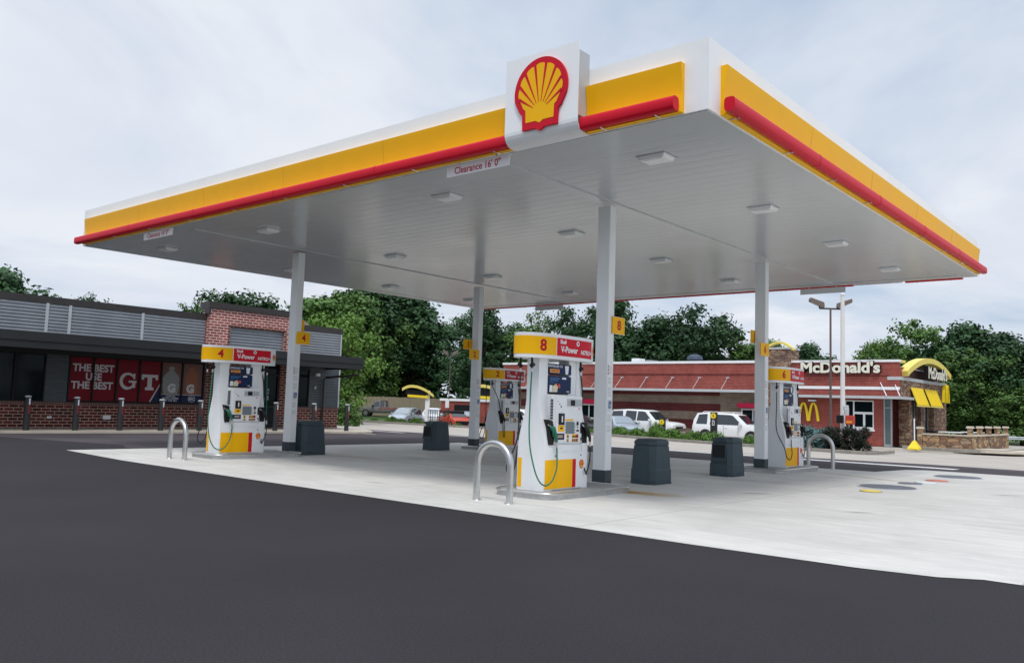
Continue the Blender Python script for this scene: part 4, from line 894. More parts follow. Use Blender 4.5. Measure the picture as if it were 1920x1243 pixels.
for tx, cy, z in (('THE BEST', 4.585, 2.27), ('USE', 4.60, 1.95), ('THE BEST', 4.57, 1.63)): mb.text(tx, (-.008, cy, z), Y, Z, .37, .001, .002, bold=.035, sx=.96)
part(mb, 'poster_lettering', w2)
window(13.66, 14.20, 1.06, 2.68, ())
# entrance: glazed doors to the ground
dr = MB().use(BLACK); dr.box(-.04, .05, 11.66, 11.74, .06, 2.95); dr.box(-.04, .05, 12.54, 12.62, .06, 2.95); dr.box(-.04, .05, 11.74, 12.54, 2.32, 2.42); dr.box(-.04, .05, 11.74, 12.54, 2.86, 2.95); dr.box(-.04, .045, 11.74, 12.54, .06, .26); dr.box(-.04, .045, 11.74, 12.54, .95, 1.03)
do = part(dr, 'entrance_door', store); part(MB().box(-.035, -.02, 11.74, 12.54, .2, 2.86), 'glass', do, GLASSD)
mb = MB().use(DOCG); mb.rect((-.018, 0, 0), Y, Z, 12.02, 12.16, 1.55, 1.78, 0, .003); mb.rect((-.018, 0, 0), Y, Z, 12.03, 12.15, 1.28, 1.48, 0, .003); mb.use(BLUE); mb.rect((-.018, 0, 0), Y, Z, 12.03, 12.15, 1.60, 1.70, .003, .002); part(mb, 'door_notice', do)
part(MB().tube([(.05, 11.84, .9), (.10, 11.84, .9), (.10, 11.84, 1.4), (.05, 11.84, 1.4)], .014, 6), 'handle', do, STEEL)
part(MB().rbox(.0, .16, 14.55, 14.75, 2.44, 2.58, .02), 'wall_light', store, DOCW); part(MB().rbox(.02, .09, 14.5, 14.6, 1.85, 1.98, .01), 'outlet_box', store, LGREY)
part(MB().rbox(.06, .12, 5.00, 5.28, .40, .55, .015), 'outlet_box', store, DOCW)
part(MB().rbox(.04, .10, 3.05, 3.2, .42, .5, .01), 'outlet_box', store, DOCW)
vent = thing('roof_vent', (SX-3.0, 15.6, 4.45), 'weathered tan roof vent box behind the right end of the store parapet', 'roof vent')
mb = MB(); mb.prism([(-.5, 0), (.5, 0), (.42, .55), (.10, .78), (-.30, .70), (-.46, .42)], (0, 0, 0), Y, Z, -.4, .4, X); part(mb, 'hood', vent, mat('weathered_tan_metal', (.30, .25, .22), .7, var=.25, vscale=3))
mb = MB(); mb.box(-.32, .32, -.36, .36, -.1, .02); part(mb, 'curb', vent, BRONZE); mb = MB(); mb.box(.40, .42, -.22, .20, .12, .42); part(mb, 'louvre', vent, LGREY)
# bollards along the walkway
bols = [(-25.45, 1.79), (-25.28, 3.28), (-25.12, 4.73), (-24.96, 6.16), (-24.8, 7.6), (-24.45, 10.7), (-24.27, 12.44), (-24.07, 14.03)]
bl = ['in front of the dark window at the far left', 'below the left edge of the red posters', 'below the gap before the letter G poster', 'below the navy corner of the letter T poster', 'beside the left edge of dispenser 4', 'in front of the entrance door', 'behind the bin at the front left column', 'standing alone past the store corner']
for i, (x, y) in enumerate(bols):
    if i == 0:
        b0 = thing('bollard', (x, y, .07), '', 'bollard', 'dark bollards along the store walkway')
        mb = MB(); mb.tube([(0, 0, 0), (0, 0, 1.10), (0, 0, 1.135), (0, 0, 1.15)], [.095, .095, .08, .03], 18); part(mb, 'post', b0, BRONZE2, smooth=True)
        mb = MB(); mb.tube([(0, 0, 1.10), (0, 0, 1.14), (0, 0, 1.155)], [.104, .100, .06], 18); part(mb, 'cap', b0, DOCW if 0 else LGREY, smooth=True)
        for z0_, z1_, m_ in ((.86, 1.06, DOCW), (.58, .855, mat('dull_red_tape', (.34, .02, .025), .45))):
            mb = MB(); k = 6; vs = []
            for q in range(k+1):
                a = math.radians(4+32*q/k); vs += [(.098*math.cos(a-.1), .098*math.sin(a-.1), z0_), (.098*math.cos(a-.1), .098*math.sin(a-.1), z1_)]
            mb.add(vs, [(2*q, 2*q+2, 2*q+3, 2*q+1) for q in range(k)]); part(mb, 'reflective_band', b0, m_)
        o = b0
    else: o = copy_tree(b0); o.location = (x, y, .07)
    o['label'] = 'dark bollard, white and red band, '+bl[i]

# ================================================================== restaurant (facade in the plane Y = 44.5, facing -Y; corner X = -9.95)
GZ = -.38
rest = thing('restaurant', (-9.95, 44.5, GZ), 'long low red brick restaurant with yellow arch sign, awnings and drive-through windows', 'restaurant')
FB = (X, Z)
def q_(z): return z-GZ
xl, xr, xm, xt0, xt1 = -31.4, 0.0, -9.15, -8.15, -6.65       # local x: left end, right corner, block/brick change, tower
part(MB().box(xl, -.95, .02, 2.2, 0, 4.8), 'wall_core', rest, BRICKM); part(MB().box(xl, -.46, 2.2, 11.3, 0, 4.8), 'wall_core', rest, BRICKM); part(MB().box(-.95, -.02, .02, 2.2, 2.95, 4.8), 'wall_core', rest, BRICKM)
part(MB().box(xl, -.95, .03, 11.2, -.6, 0), 'foundation', rest, CONCK); part(MB().box(xl+.1, -.1, .3, 11.2, 4.801, 4.86), 'flat_roof', rest, LGREY)
part(MB().box(xl, xm, -.04, .02, 0, 3.30), 'block_wall', rest, BRICKT)
for z0, z1, xa in ((2.85, 3.30, -11.7), (1.74, 2.30, -11.65), (.55, 1.17, -13.2)): part(MB().box(xl+2, xa, -.06, -.04, z0, z1), 'maroon_band', rest, BRICKX)
part(MB().box(xl, -6.6, -.08, .02, 3.30, 5.10), 'brick_upper_wall', rest, BRICKM)
part(MB().box(-6.6, -.95, -.08, .02, 0, 5.10), 'brick_front_wall', rest, BRICKM)
part(MB().box(-.95, 0, -.08, .02, 2.95, 5.10), 'brick_corner_wall', rest, BRICKM)
part(MB().box(xl-.05, xt0, -.14, .22, 5.10, 5.27), 'coping', rest, DOCW); part(MB().box(xt1, .03, -.14, .22, 5.10, 5.25), 'coping', rest, DOCW)
part(MB().box(-.2, .03, .22, 1.1, 5.10, 5.25), 'coping', rest, PALEY)
part(MB().box(xl, -6.6, -.11, -.08, 4.28, 4.36), 'brick_ledge', rest, BRICKX)
part(MB().box(-6.6, .01, -.12, -.08, 3.42, 3.60), 'white_band', rest, DOCW); part(MB().box(-6.6, -.6, -.10, -.08, 4.24, 4.29), 'brick_ledge', rest, BRICKX)
# ledge canopies and their tie rods
part(MB().box(xl, xt0-.02, -1.15, -.08, 3.10, 3.27), 'ledge_canopy', rest, LGREY)
part(MB().box(-6.6, .30, -.9, -.13, 2.86, 3.02), 'ledge_canopy', rest, LGREY)
part(MB().box(.02, .30, -.13, 1.9, 2.86, 3.02), 'ledge_canopy', rest, LGREY)
for k in range(10):
    x = -11.1-2.13*k
    if x > xl+.5: part(MB().use(LGREY).tube([(x-.0, -1.1, 3.28), (x, -.1, 4.12)], .018, 6).box(x-.12, x+.12, -.12, -.08, 4.07, 4.14), 'tie_rod', rest)
for x in (-.6, .15): part(MB().use(DOCW).tube([(x+.1, -.95, 3.03), (x-.5, -.1 if x < 0 else .1, 3.85)], .028, 6), 'tie_rod', rest)
# stone tower with a small arch
part(MB().box(xt0, xt1, -.35, 1.2, 0, 5.98), 'stone_tower', rest, STONE); part(MB().box(xt0-.06, xt1+.06, -.41, 1.26, 5.98, 6.10), 'tower_cap', rest, LGREY)
mb = MB().use(PALEY); mb.ribbon([(-.75+1.9*k/12, .50*math.sin(PI*k/12)**.9) for k in range(13)], .14, (xt0+.45, .3, 5.95), X, Z, 0, .5); part(mb, 'tower_arch', rest)
# drive-through windows with red hoods
for xa, xb in ((-23.4, -21.7), (-10.1, -8.4)):
    wn = part(MB().use(DOCW).box(xa, xb, -.12, -.04, .9, 2.05), 'serving_window', rest)
    part(MB().use(GLASSD).box(xa+.12, (xa+xb)/2-.05, -.135, -.12, 1.02, 1.93), 'pane', wn); part(MB().use(GLASSD).box((xa+xb)/2+.05, xb-.12, -.135, -.12, 1.02, 1.93), 'pane', wn)
    part(MB().rbox(xa-.1, xb+.1, -.5, -.05, 2.08, 2.40, .02), 'red_hood', rest, mat('cherry_red_metal', (.62, .012, .07), .4, spec=.3))
# dining window
mb = MB().use(DOCW); x0, x1, z0, z1 = -3.2, -1.5, .98, 2.68
mb.box(x0-.06, x1+.06, -.15, -.06, z0-.1, z0); mb.box(x0, x1, -.14, -.07, z1, z1+.06); mb.box(x0, x0+.05, -.14, -.07, z0, z1); mb.box(x1-.05, x1, -.14, -.07, z0, z1); mb.box(-2.72, -2.64, -.14, -.07, z0, z1); mb.box(-2.64, x1-.05, -.14, -.07, 1.90, 2.04); mb.box(-2.64, x1-.05, -.135, -.07, z0, z0+.14); mb.box(-2.12, -2.0, -.135, -.07, z0, 1.90)
wn = part(mb, 'dining_window', rest); part(MB().box(x0+.05, x1-.05, -.085, -.07, z0, z1), 'pane', wn, GLASSD)
# glass door at the corner
mb = MB().use(GREYM); mb.box(-.92, -.84, -.12, -.0, 0, 2.86); mb.box(-.52, -.45, -.12, -.0, 0, 2.86); mb.box(-.84, -.52, -.11, -.0, 0, .14); mb.box(-.84, -.52, -.11, 0, 2.3, 2.36)
d2 = part(mb, 'side_door', rest); part(MB().box(-.84, -.52, -.06, -.05, .14, 2.86), 'pane', d2, mat('grey_green_glass', (.10, .14, .14), .1, spec=.8))
# recessed entry walls
part(MB().box(-.94, -.6, 2.0, 2.19, 0, 2.94), 'recess_wall', rest, BRICKX)
# stone front with piers (right face looks +X)
part(MB().box(-.6, .02, .9, 11.0, 2.90, 4.02), 'stone_front', rest, STONE)
part(MB().box(-.95, .02, .02, .9, 2.95, 4.02), 'stone_front', rest, STONE)
for y0, y1 in ((1.85, 2.55), (4.5, 5.5), (7.7, 11.0)): part(MB().box(-.6, .02, y0, y1, 0, 2.90), 'stone_pier', rest, STONE)
for y0, y1 in ((2.55, 4.5), (5.5, 7.7)):
    dd = part(MB().use(GREYM).box(-.40, -.34, y0, y0+.1, 0, 2.9).box(-.40, -.34, y1-.1, y1, 0, 2.9).box(-.40, -.34, (y0+y1)/2-.05, (y0+y1)/2+.05, 0, 2.9).box(-.40, -.34, y0, y1, .0, .16), 'entry_frame', rest)
    part(MB().box(-.45, -.41, y0, y1, 0, 2.9), 'pane', dd, GLASSD); part(MB().box(-.42, -.38, y0+.1, y1-.1, .02, .5), 'kick_panel', dd, BRICKX)
part(MB().box(-.7, .08, -.10, 11.05, 4.02, 4.22), 'front_coping', rest, LGREY)
# big yellow arch over the front and the script board
n = 20; P = [(.45+10.7*k/n, 4.42+.25*k/n+.95*max(0, math.sin(PI*k/n))**.85) for k in range(n+1)]
mb = MB().use(PALEY); mb.ribbon(P, .34, (-.25, 0, 0), Y, Z, 0, .58); part(mb, 'yellow_arch', rest, smooth=False)
part(MB().box(-.35, -.28, 2.6, 9.0, 4.22, 5.15), 'sign_backing', rest, mat('dark_maroon_panel', (.06, .02, .022), .6))
for y in (1.6, 9.4): part(MB().box(-.3, -.15, y-.08, y+.08, 4.2, 4.85), 'arch_post', rest, DOCW)
mb = MB().use(BLACK); mb.text("McDonald's", (.12, 7.15, 4.66), Y, Z, 1.05, 0, .30, bold=.02, sx=.96); mb.use(mat('sign_ivory', (.80, .78, .66), .5)); mb.text("McDonald's", (.12, 7.15, 4.66), Y, Z, 1.05, .30, .02, bold=.02, sx=.96); part(mb, 'front_lettering', rest)
mb = MB().use(BLACK); mb.text("McDonald's", (-3.52, -.08, 4.74), X, Z, .92, 0, .20, bold=.062, sx=1.13); mb.use(mat('sign_ivory', (.80, .78, .66), .5)); mb.text("McDonald's", (-3.52, -.08, 4.74), X, Z, .92, .21, .03, bold=.036, sx=1.13); part(mb, 'side_lettering', rest)
# awnings
for y0, y1 in ((2.0, 4.8), (5.2, 8.2)):
    mb = MB(); n = 12
    for k in range(n):
        ya, yb = y0+(y1-y0)*k/n, y0+(y1-y0)*(k+1)/n
        d = .0 if k % 2 else .03
        mb.add([(.06, ya, 3.62), (.06, yb, 3.62), (.42+d, yb, 2.58), (.42+d, ya, 2.58), (.06+d, ya, 3.66), (.06+d, yb, 3.66), (.45+d, yb, 2.60), (.45+d, ya, 2.60)],
               [(0, 1, 2, 3), (4, 7, 6, 5), (0, 4, 5, 1), (3, 2, 6, 7), (0, 3, 7, 4), (1, 5, 6, 2)])
    part(mb, 'yellow_awning', rest, GOLD); part(MB().box(.41, .48, y0, y1, 2.48, 2.575), 'awning_valance', rest, PALEY)
def golden_m(o, fr, h, wd_, t, d, sx=1.0):
    mb = MB().use(GOLD); a, b = fr
    for s in (0, 1):
        pts = []; ww = []
        for k in range(25):
            u = -1+2*k/24; pts.append((s*.5+.25+u*.235, 1-.98*abs(u)**2.3 if abs(u) < .999 else .02)); ww.append(.055+.055*abs(u)**.5)
        pts = [((p[0]*wd_-wd_/2)*sx, p[1]*h) for p in pts]
        mb.ribbon(pts, [w_*wd_*1.05 for w_ in ww], o, a, b, d+.002*s, d+t+.002*s)
    return mb
part(golden_m((-5.47, -.08, 1.35), FY, 1.15, 1.30, .12, .06), 'golden_arches', rest)
part(golden_m((.02, 10.1, 2.85), FX, 1.2, 1.5, .14, .12), 'golden_arches', rest)
part(MB().rbox(-5.45, -5.0, -.35, -.09, 2.62, 2.72, .02), 'wall_light', rest, DOCW)
# items on the roof
ro = thing('rooftop_unit', (-31.2, 49.5, GZ+4.86), 'long low pale ventilation unit on the restaurant roof behind the column 8', 'roof unit'); part(MB().rbox(-2.6, 2.6, -1, 1, 0, .62, .05), 'housing', ro, LGREY); part(MB().rbox(-.4, .3, -.6, .4, .62, .95, .04), 'fan_cowl', ro, DOCW); part(MB().rbox(.9, 1.5, -.6, .4, .62, .80, .04), 'duct', ro, GREYM)
ro = thing('exhaust_fan', (-25.2, 47.5, GZ+4.86), 'small dark blue exhaust fan on the restaurant roof, middle of the parapet', 'roof fan'); part(MB().tube([(0, 0, 0), (0, 0, .7), (0, 0, .72), (0, 0, .95), (0, 0, 1.1)], [.4, .4, .62, .55, .2], 12), 'housing', ro, mat('dusty_blue_metal', (.05, .07, .11), .6)); part(MB().rbox(-.12, .12, -.12, .12, 1.1, 1.22, .02), 'motor_cap', ro, BLACK)

# low stone patio wall with capped posts
pw = thing('patio_wall', (-6.1, 44.4, GZ), 'low tan stone patio wall with capped posts in front of the restaurant entrance', 'patio wall')
mb = MB(); mb.box(-2.6, .0, 0, .35, 0, .82); part(mb, 'wall', pw, PATIO); mb = MB(); mb.box(-.35, 0, .35, 10.8, 0, .82); part(mb, 'wall', pw, PATIO)
part(MB().box(-2.65, .05, -.05, .40, .82, .90), 'wall_cap', pw, CREAM); part(MB().box(-.40, .05, .40, 10.85, .82, .90), 'wall_cap', pw, CREAM)
hs = .13
for i, (x, y) in enumerate([(-2.75, .1), (-.2, .6), (-.18, 3.0), (-.18, 5.5), (-.18, 8.1), (-.18, 10.9)]):
    p_ = part(MB().box(x-hs, x+hs, y-hs, y+hs, 0 if i in (0, 5) else .9, 1.28 if i else 1.15), 'wall_post', pw, PATIO)
    z_ = 1.28 if i else 1.15
    mb = MB(); mb.add([(x-.19, y-.19, z_), (x+.19, y-.19, z_), (x+.19, y+.19, z_), (x-.19, y+.19, z_), (x-.16, y-.16, z_+.12), (x+.16, y-.16, z_+.12), (x+.16, y+.16, z_+.12), (x-.16, y+.16, z_+.12)], [(0, 1, 5, 4), (1, 2, 6, 5), (2, 3, 7, 6), (3, 0, 4, 7), (4, 5, 6, 7), (3, 2, 1, 0)]); part(mb, 'post_cap', p_, CREAM)
# patio furniture glimpsed above the wall
for i, (x, y) in enumerate([(-8.2, 49.0), (-7.6, 52.0)]):
    t = thing('patio_table', (x, y, GZ), 'pale patio table top just above the patio wall' if i == 0 else 'pale patio table top farther back on the patio', 'table', 'patio tables behind the stone wall'); part(MB().rbox(-.6, .6, -.6, .6, .92, .98, .01), 'table_top', t, DOCW); part(MB().cyl(0, 0, 0, .92, .05, 10), 'leg', t, BLACK)
    part(MB().rbox(-1.3, -.8, -.4, .4, .9, 1.0, .02), 'seat_back', t, BLACK)
# paved tip of kerb apron near patio
mb = MB(); k = 20; mb.prism([(2.2*math.cos(a)-5.2, 45.6+2.4*math.sin(a)) for a in [2*PI*i/k for i in range(k)]], (0, 0, GZ), X, Y, -.02, .10, Z); tag(mb.build('pavement', CREAM), kind='structure')
t = thing('warning_paddle', (-8.55, 42.1, GZ), 'bright yellow pyramid base with a thin grey pole, outside the restaurant entrance', 'marker post')
mb = MB(); mb.add([(-.30, -.30, 0), (.30, -.30, 0), (.30, .30, 0), (-.30, .30, 0), (-.30, -.30, .08), (.30, -.30, .08), (.30, .30, .08), (-.30, .30, .08), (-.06, -.06, .50), (.06, -.06, .50), (.06, .06, .50), (-.06, .06, .50)], [(3, 2, 1, 0)]+[(i, (i+1) % 4, 4+(i+1) % 4, 4+i) for i in range(4)]+[(4+i, 4+(i+1) % 4, 8+(i+1) % 4, 8+i) for i in range(4)]+[(8, 9, 10, 11)])
part(mb, 'base', t, GOLD); part(MB().cyl(0, 0, .5, 1.75, .035, 8), 'pole', t, DOCW)

# brick outbuilding and lot fence, far behind
t = thing('outbuilding', (-52.0, 49.5, -.38), 'low brick outbuilding with a white roof edge behind the parked cars', 'outbuilding', rotz=math.radians(8))
part(MB().box(-1.4, 9.0, 0, 6, 0, 1.95), 'wall', t, BRICKM); part(MB().box(-1.5, 9.1, -.12, 6.1, 1.95, 2.18), 'roof_edge', t, DOCW)
for x0, x1, m_ in ((.2, 2.1, BLACK), (4.4, 8.6, BLACK)): part(MB().box(x0, x1, -.03, 0, .1, 1.6), 'dark_opening', t, m_)
t = thing('timber_fence', (-68.7, 54.9, -.35), 'weathered vertical board fence behind the old pickup truck', 'fence', rotz=math.radians(39))
mb = MB(); random.seed(3)
for k in range(86):
    h = 2.12+.05*random.random(); mb.box(-3.5+.158*k, -3.5+.158*k+.15, -.012+.01*random.random(), .02, 0, h+.02*(k % 2))
part(mb, 'boards', t, WOOD)
for k in range(6): part(MB().box(-3.4+2.55*k, -3.3+2.55*k, .03, .13, 0, 2.2), 'post', t, BARK)

# ================================================================== vegetation
def rnd_unit():
    z = random.uniform(-1, 1); a = random.uniform(0, 2*PI); r = math.sqrt(1-z*z); return Vector((r*math.cos(a), r*math.sin(a), z))
def leaf_mesh(name, blobs, leaf, per, m, up=.35, flat=.75, aspect=.62):
    """blobs: (centre, radius); small leaf faces spread through each blob, denser to the outside"""
    vs = []; fs = []
    for c, r in blobs:
        n = int(per*(r**1.6))+6
        for _ in range(n):
            d = rnd_unit(); rr = r*(random.random()**.45)*(1+.18*random.gauss(0, 1)); p = c+Vector((d.x*rr, d.y*rr, d.z*rr*flat))
            nn = (d*.9+rnd_unit()*.75+Vector((0, 0, up))).normalized(); t = nn.cross(rnd_unit())
            if t.length < .01: continue
            t.normalize(); b = nn.cross(t); s = leaf*random.uniform(.55, 1.35)
            k = len(vs); vs += [p-t*s, p-b*s*aspect+nn*s*.12, p+t*s, p+b*s*aspect-nn*s*.12]; fs.append((k, k+1, k+2, k+3))
    me = bpy.data.meshes.new(name); me.from_pydata([v[:] for v in vs], [], fs); me.materials.append(m); me.update(); return me
def crown_blobs(kind, n=60):
    B = []; 
    for _ in range(n):
        d = rnd_unit(); 
        if kind == 'round': k = random.uniform(.35, .95); c = Vector((d.x*3.5*k, d.y*3.5*k, 6.1+d.z*3.4*k)); r = random.uniform(.65, 1.25)
        elif kind == 'tall': k = random.uniform(.4, 1.0); zz = random.uniform(1.6, 9.4); w_ = 2.9*math.sin(PI*min(1, max(.08, (zz-.6)/9.6)))**.7; c = Vector((d.x*w_*k, d.y*w_*k, zz)); r = random.uniform(.6, 1.15)
        elif kind == 'cedar': zz = random.uniform(.8, 9.6); w_ = 2.7*(1-(zz/10.6))**.8+.25; c = Vector((d.x*w_, d.y*w_, zz)); r = random.uniform(.45, .85)
        elif kind == 'wild': k = random.uniform(.5, 1.15); c = Vector((d.x*3.9*k, d.y*3.9*k, 5.4+d.z*4.2*k)); r = random.uniform(.45, 1.2)
        elif kind == 'sparse': k = random.uniform(.5, 1.2); c = Vector((d.x*2.6*k, d.y*2.6*k, 6.6+d.z*3.0*k)); r = random.uniform(.3, .7)
        B.append((c, r))
    return B
random.seed(11)
TREE = {}
for key, kind, n, leaf, per, m in (('round_d', 'round', 96, .16, 165, LEAFD), ('round_m', 'round', 88, .16, 165, LEAFM), ('tall_d', 'tall', 104, .15, 165, LEAFD), ('tall_m', 'tall', 96, .16, 155, LEAFM), ('cedar', 'cedar', 110, .13, 130, LEAFD),
                              ('wild_d', 'wild', 104, .15, 160, LEAFD), ('wild_l', 'wild', 76, .17, 125, LEAFL), ('sparse', 'sparse', 44, .10, 120, LEAFM), ('wild_m', 'wild', 100, .16, 155, LEAFM)):
    B = crown_blobs(kind, n); cm_ = leaf_mesh('crown', B, leaf, per, m)
    tb = MB(); top = 8.2 if kind in ('tall', 'cedar', 'sparse') else 6.6
    tb.tube([(0, 0, -.3), (.05, 0, 1.2), (.12, .06, 3.4), (0, -.05, 5.4), (-.05, 0, top)], [.30, .22, .17, .10, .03], 9)
    for c, r in random.sample(B, min(16, len(B))):
        z0 = max(1.2, min(top-.6, c.z-1.6)); s_ = Vector((.05, 0, z0)); mid = (s_+c)/2+Vector((0, 0, -.2)); tb.tube([s_, mid, c], [.085, .05, .015], 5)
    tm = tb.build('trunk', BARK, smooth=True); me = tm.data; bpy.data.objects.remove(tm); TREE[key] = (cm_, me)
def tree(key, x, y, h, lab, cat='tree', grp='trees behind the buildings', wx=1.0, rz=None, z=-.4, nm='broadleaf_tree'):
    t = thing(nm, (x, y, z), lab, cat, grp, rotz=random.uniform(0, 6.28) if rz is None else rz)
    s = h/10.0; t.scale = (s*wx, s*wx, s)
    for nm2, me in (('crown', TREE[key][0]), ('trunk', TREE[key][1])):
        o = bpy.data.objects.new(nm2, me); COL.objects.link(o); o.parent = t
    return t
T = tree
T('round_d', -61.5, 12.6, 10.9, 'dark round tree rising above the store roof at the far left', wx=1.15)
T('round_m', -59.0, 19.0, 8.9, 'small tree top just above the store roof, left of the brick parapet', wx=.75)
T('wild_d', -58.6, 17.4, 8.7, 'bushy tree top beside the small one above the store roof', wx=.5)
T('sparse', -54.5, 23.6, 9.0, 'thin leaved tree top left of the raised brick parapet', wx=1.0)
T('round_d', -52.5, 26.6, 10.2, 'dark tree directly behind the raised brick parapet', wx=1.1)
T('wild_d', -55.0, 26.2, 9.9, 'spreading tree behind the brick parapet, its branches reaching left', wx=.95)
T('tall_m', -47.2, 29.0, 9.6, 'mid green tree right behind the front left column', wx=1.2)
T('wild_l', -44.2, 28.8, 8.3, 'bright green tree at the right end of the store roof', wx=.9)
T('tall_m', -76.2, 55.9, 15.2, 'tall mid green tree right of the store, under the canopy edge', wx=1.15)
T('wild_m', -78.5, 59.2, 15.4, 'large leafy tree behind the store corner', wx=1.0)
T('tall_d', -80.1, 61.9, 17.0, 'tall dark tree filling the gap between the left columns, left part', wx=1.35)
T('round_d', -80.5, 67.0, 17.2, 'tall dark tree between the left columns, middle part', wx=1.25)
T('tall_d', -83.4, 71.5, 17.1, 'tall dark tree between the left columns, above the yellow arch shelter', wx=1.25)
T('wild_d', -79.3, 74.2, 14.5, 'dark tree left of the rear left column, above the slim lamp post', wx=1.1)
T('cedar', -57.5, 59.5, 13.0, 'layered dark cedar behind the rear left column', nm='cedar_tree', wx=1.15)
T('wild_d', -60.0, 63.5, 11.5, 'dark tree right of the rear left column', wx=1.15)
T('tall_m', -54.5, 64.0, 10.6, 'mid green tree above dispenser 2', wx=1.2)
T('sparse', -52.0, 62.0, 12.2, 'thin airy tree with sky showing through, above dispenser 8', wx=1.0)
T('sparse', -54.0, 66.0, 11.6, 'thin airy tree beside another, behind dispenser 8 topper', wx=1.1)
T('tall_m', -49.5, 66.5, 9.2, 'lower tree behind the restaurant, left of column 8', wx=1.3)
T('wild_d', -46.8, 64.2, 12.5, 'dark tree left of column 8 touching the canopy edge', wx=.95)
T('cedar', -43.0, 63.5, 13.6, 'tall layered tree directly right of column 8', nm='cedar_tree', wx=1.15)
T('wild_d', -43.5, 67.5, 11.8, 'dark broad tree behind column 8', wx=1.2)
T('round_d', -38.6, 66.2, 11.6, 'broad rounded tree above the middle of the restaurant roof, left half', wx=1.2)
T('wild_d', -35.0, 66.8, 11.9, 'broad rounded tree above the middle of the restaurant roof, right half', wx=1.15)
T('wild_m', -33.6, 69.6, 9.7, 'lighter green tree left of the rear right column', wx=1.2)
T('tall_m', -30.2, 70.5, 9.2, 'lower green tree just left of the rear right column', wx=1.2)
T('round_d', -26.8, 74.8, 9.4, 'lone rounded tree above the restaurant side lettering', wx=.85)
T('wild_l', -20.4, 75.5, 9.3, 'bright green tree right of the white pole', wx=.62)
T('round_m', -18.7, 75.0, 9.2, 'small rounded tree left of the yellow arch sign', wx=.75)
T('wild_m', -15.5, 72.5, 10.8, 'tall tree with ragged top right above the yellow arch sign', wx=1.05)
T('round_d', -12.0, 71.5, 10.6, 'dark broad tree behind the restaurant front', wx=1.2)
T('tall_d', -9.4, 69.5, 9.2, 'dark tree right of the restaurant front, nearer the frame edge', wx=1.4)
T('wild_d', -7.2, 68.0, 8.2, 'dark leafy tree at the right edge of the view', wx=1.25)
T('wild_m', -10.8, 66.0, 7.6, 'mid green leafy tree over the stone patio wall', wx=1.2)
T('tall_d', -4.0, 66.5, 7.6, 'dark tree partly cut by the right edge of the view', wx=1.4)
T('wild_m', -5.6, 63.8, 4.8, 'low leafy tree over the right end of the patio wall', wx=1.6)
T('wild_l', -78.2, 62.4, 6.0, 'bright lime green sapling left of the yellow arch shelter', grp='small trees along the lot', wx=1.1, nm='young_tree')
T('wild_l', -83.8, 61.1, 4.6, 'low lime green sapling over the timber fence', grp='small trees along the lot', wx=1.1, nm='young_tree')
cm_ = leaf_mesh('crown', crown_blobs('round', 44), .15, 100, LEAFC); TREE['copper'] = (cm_, TREE['round_d'][1])
T('copper', -79.5, 69.2, 8.3, 'dull copper leaved tree above the yellow arch shelter', grp='small trees along the lot', wx=1.0, nm='young_tree')
# far wood closing the gaps low down: one mass nobody could count
random.seed(5)
B = []
path = [(-75, 6), (-72, 20), (-72, 30), (-84, 42), (-88, 54), (-84, 68), (-70, 76), (-50, 73), (-36, 76), (-24, 82), (-14, 79), (-5, 74), (4, 72), (16, 74)]
for (a, b) in zip(path[:-1], path[1:]):
    L_ = math.dist(a, b)
    for _ in range(int(L_*2.9)):
        s = random.random(); B.append((Vector((a[0]+(b[0]-a[0])*s+random.gauss(0, 1), a[1]+(b[1]-a[1])*s+random.gauss(0, 1), random.uniform(0, 7.0))), random.uniform(.9, 1.7)))
o = bpy.data.objects.new('woodland', leaf_mesh('woodland', B, .36, 90, LEAFD)); COL.objects.link(o); tag(o, 'dense dark undergrowth and wood behind the buildings', 'woodland', kind='stuff')

# shrubs in the long planter
random.seed(21)
def shrub_mesh(nm, rx, rz_, n, leaf, per, m, shape='dome'):
    B = []
    for _ in range(n):
        d = rnd_unit(); d.z = abs(d.z); k = random.uniform(.5, 1)
        if shape == 'box': c = Vector((random.uniform(-rx, rx), random.uniform(-.45, .45), random.uniform(.15, rz_)))
        else: c = Vector((d.x*rx*k, d.y*rx*k, d.z*rz_*k))
        B.append((c, random.uniform(.16, .26)*(rz_/.7)**.3))
    return leaf_mesh(nm, B, leaf, per, m, up=.5)
SH = [shrub_mesh('foliage', .72, .44, 60, .045, 900, LEAFS) for _ in range(3)]
STEM = MB(); [STEM.tube([(0, 0, -.1), (.25*math.cos(a), .25*math.sin(a), .25), (.5*math.cos(a), .5*math.sin(a), .42)], [.02, .014, .006], 5) for a in (0, 1.1, 2.3, 3.4, 4.5, 5.5)]
so = STEM.build('stem', BARK); STEMM = so.data; bpy.data.objects.remove(so)
def shrub(x, y, s, lab, me=None, z=None, sz=None, nm='shrub', grp='low green shrubs in the kerbed planter', cat='shrub'):
    t = thing(nm, (x, y, (zt(y, x)+.09) if z is None else z), lab, cat, grp, rotz=random.uniform(0, 6)); t.scale = (s, s, sz or s)
    for n_, m_ in (('foliage', me or random.choice(SH)), ('stem', STEMM)): o = bpy.data.objects.new(n_, m_); COL.objects.link(o); o.parent = t
    return t
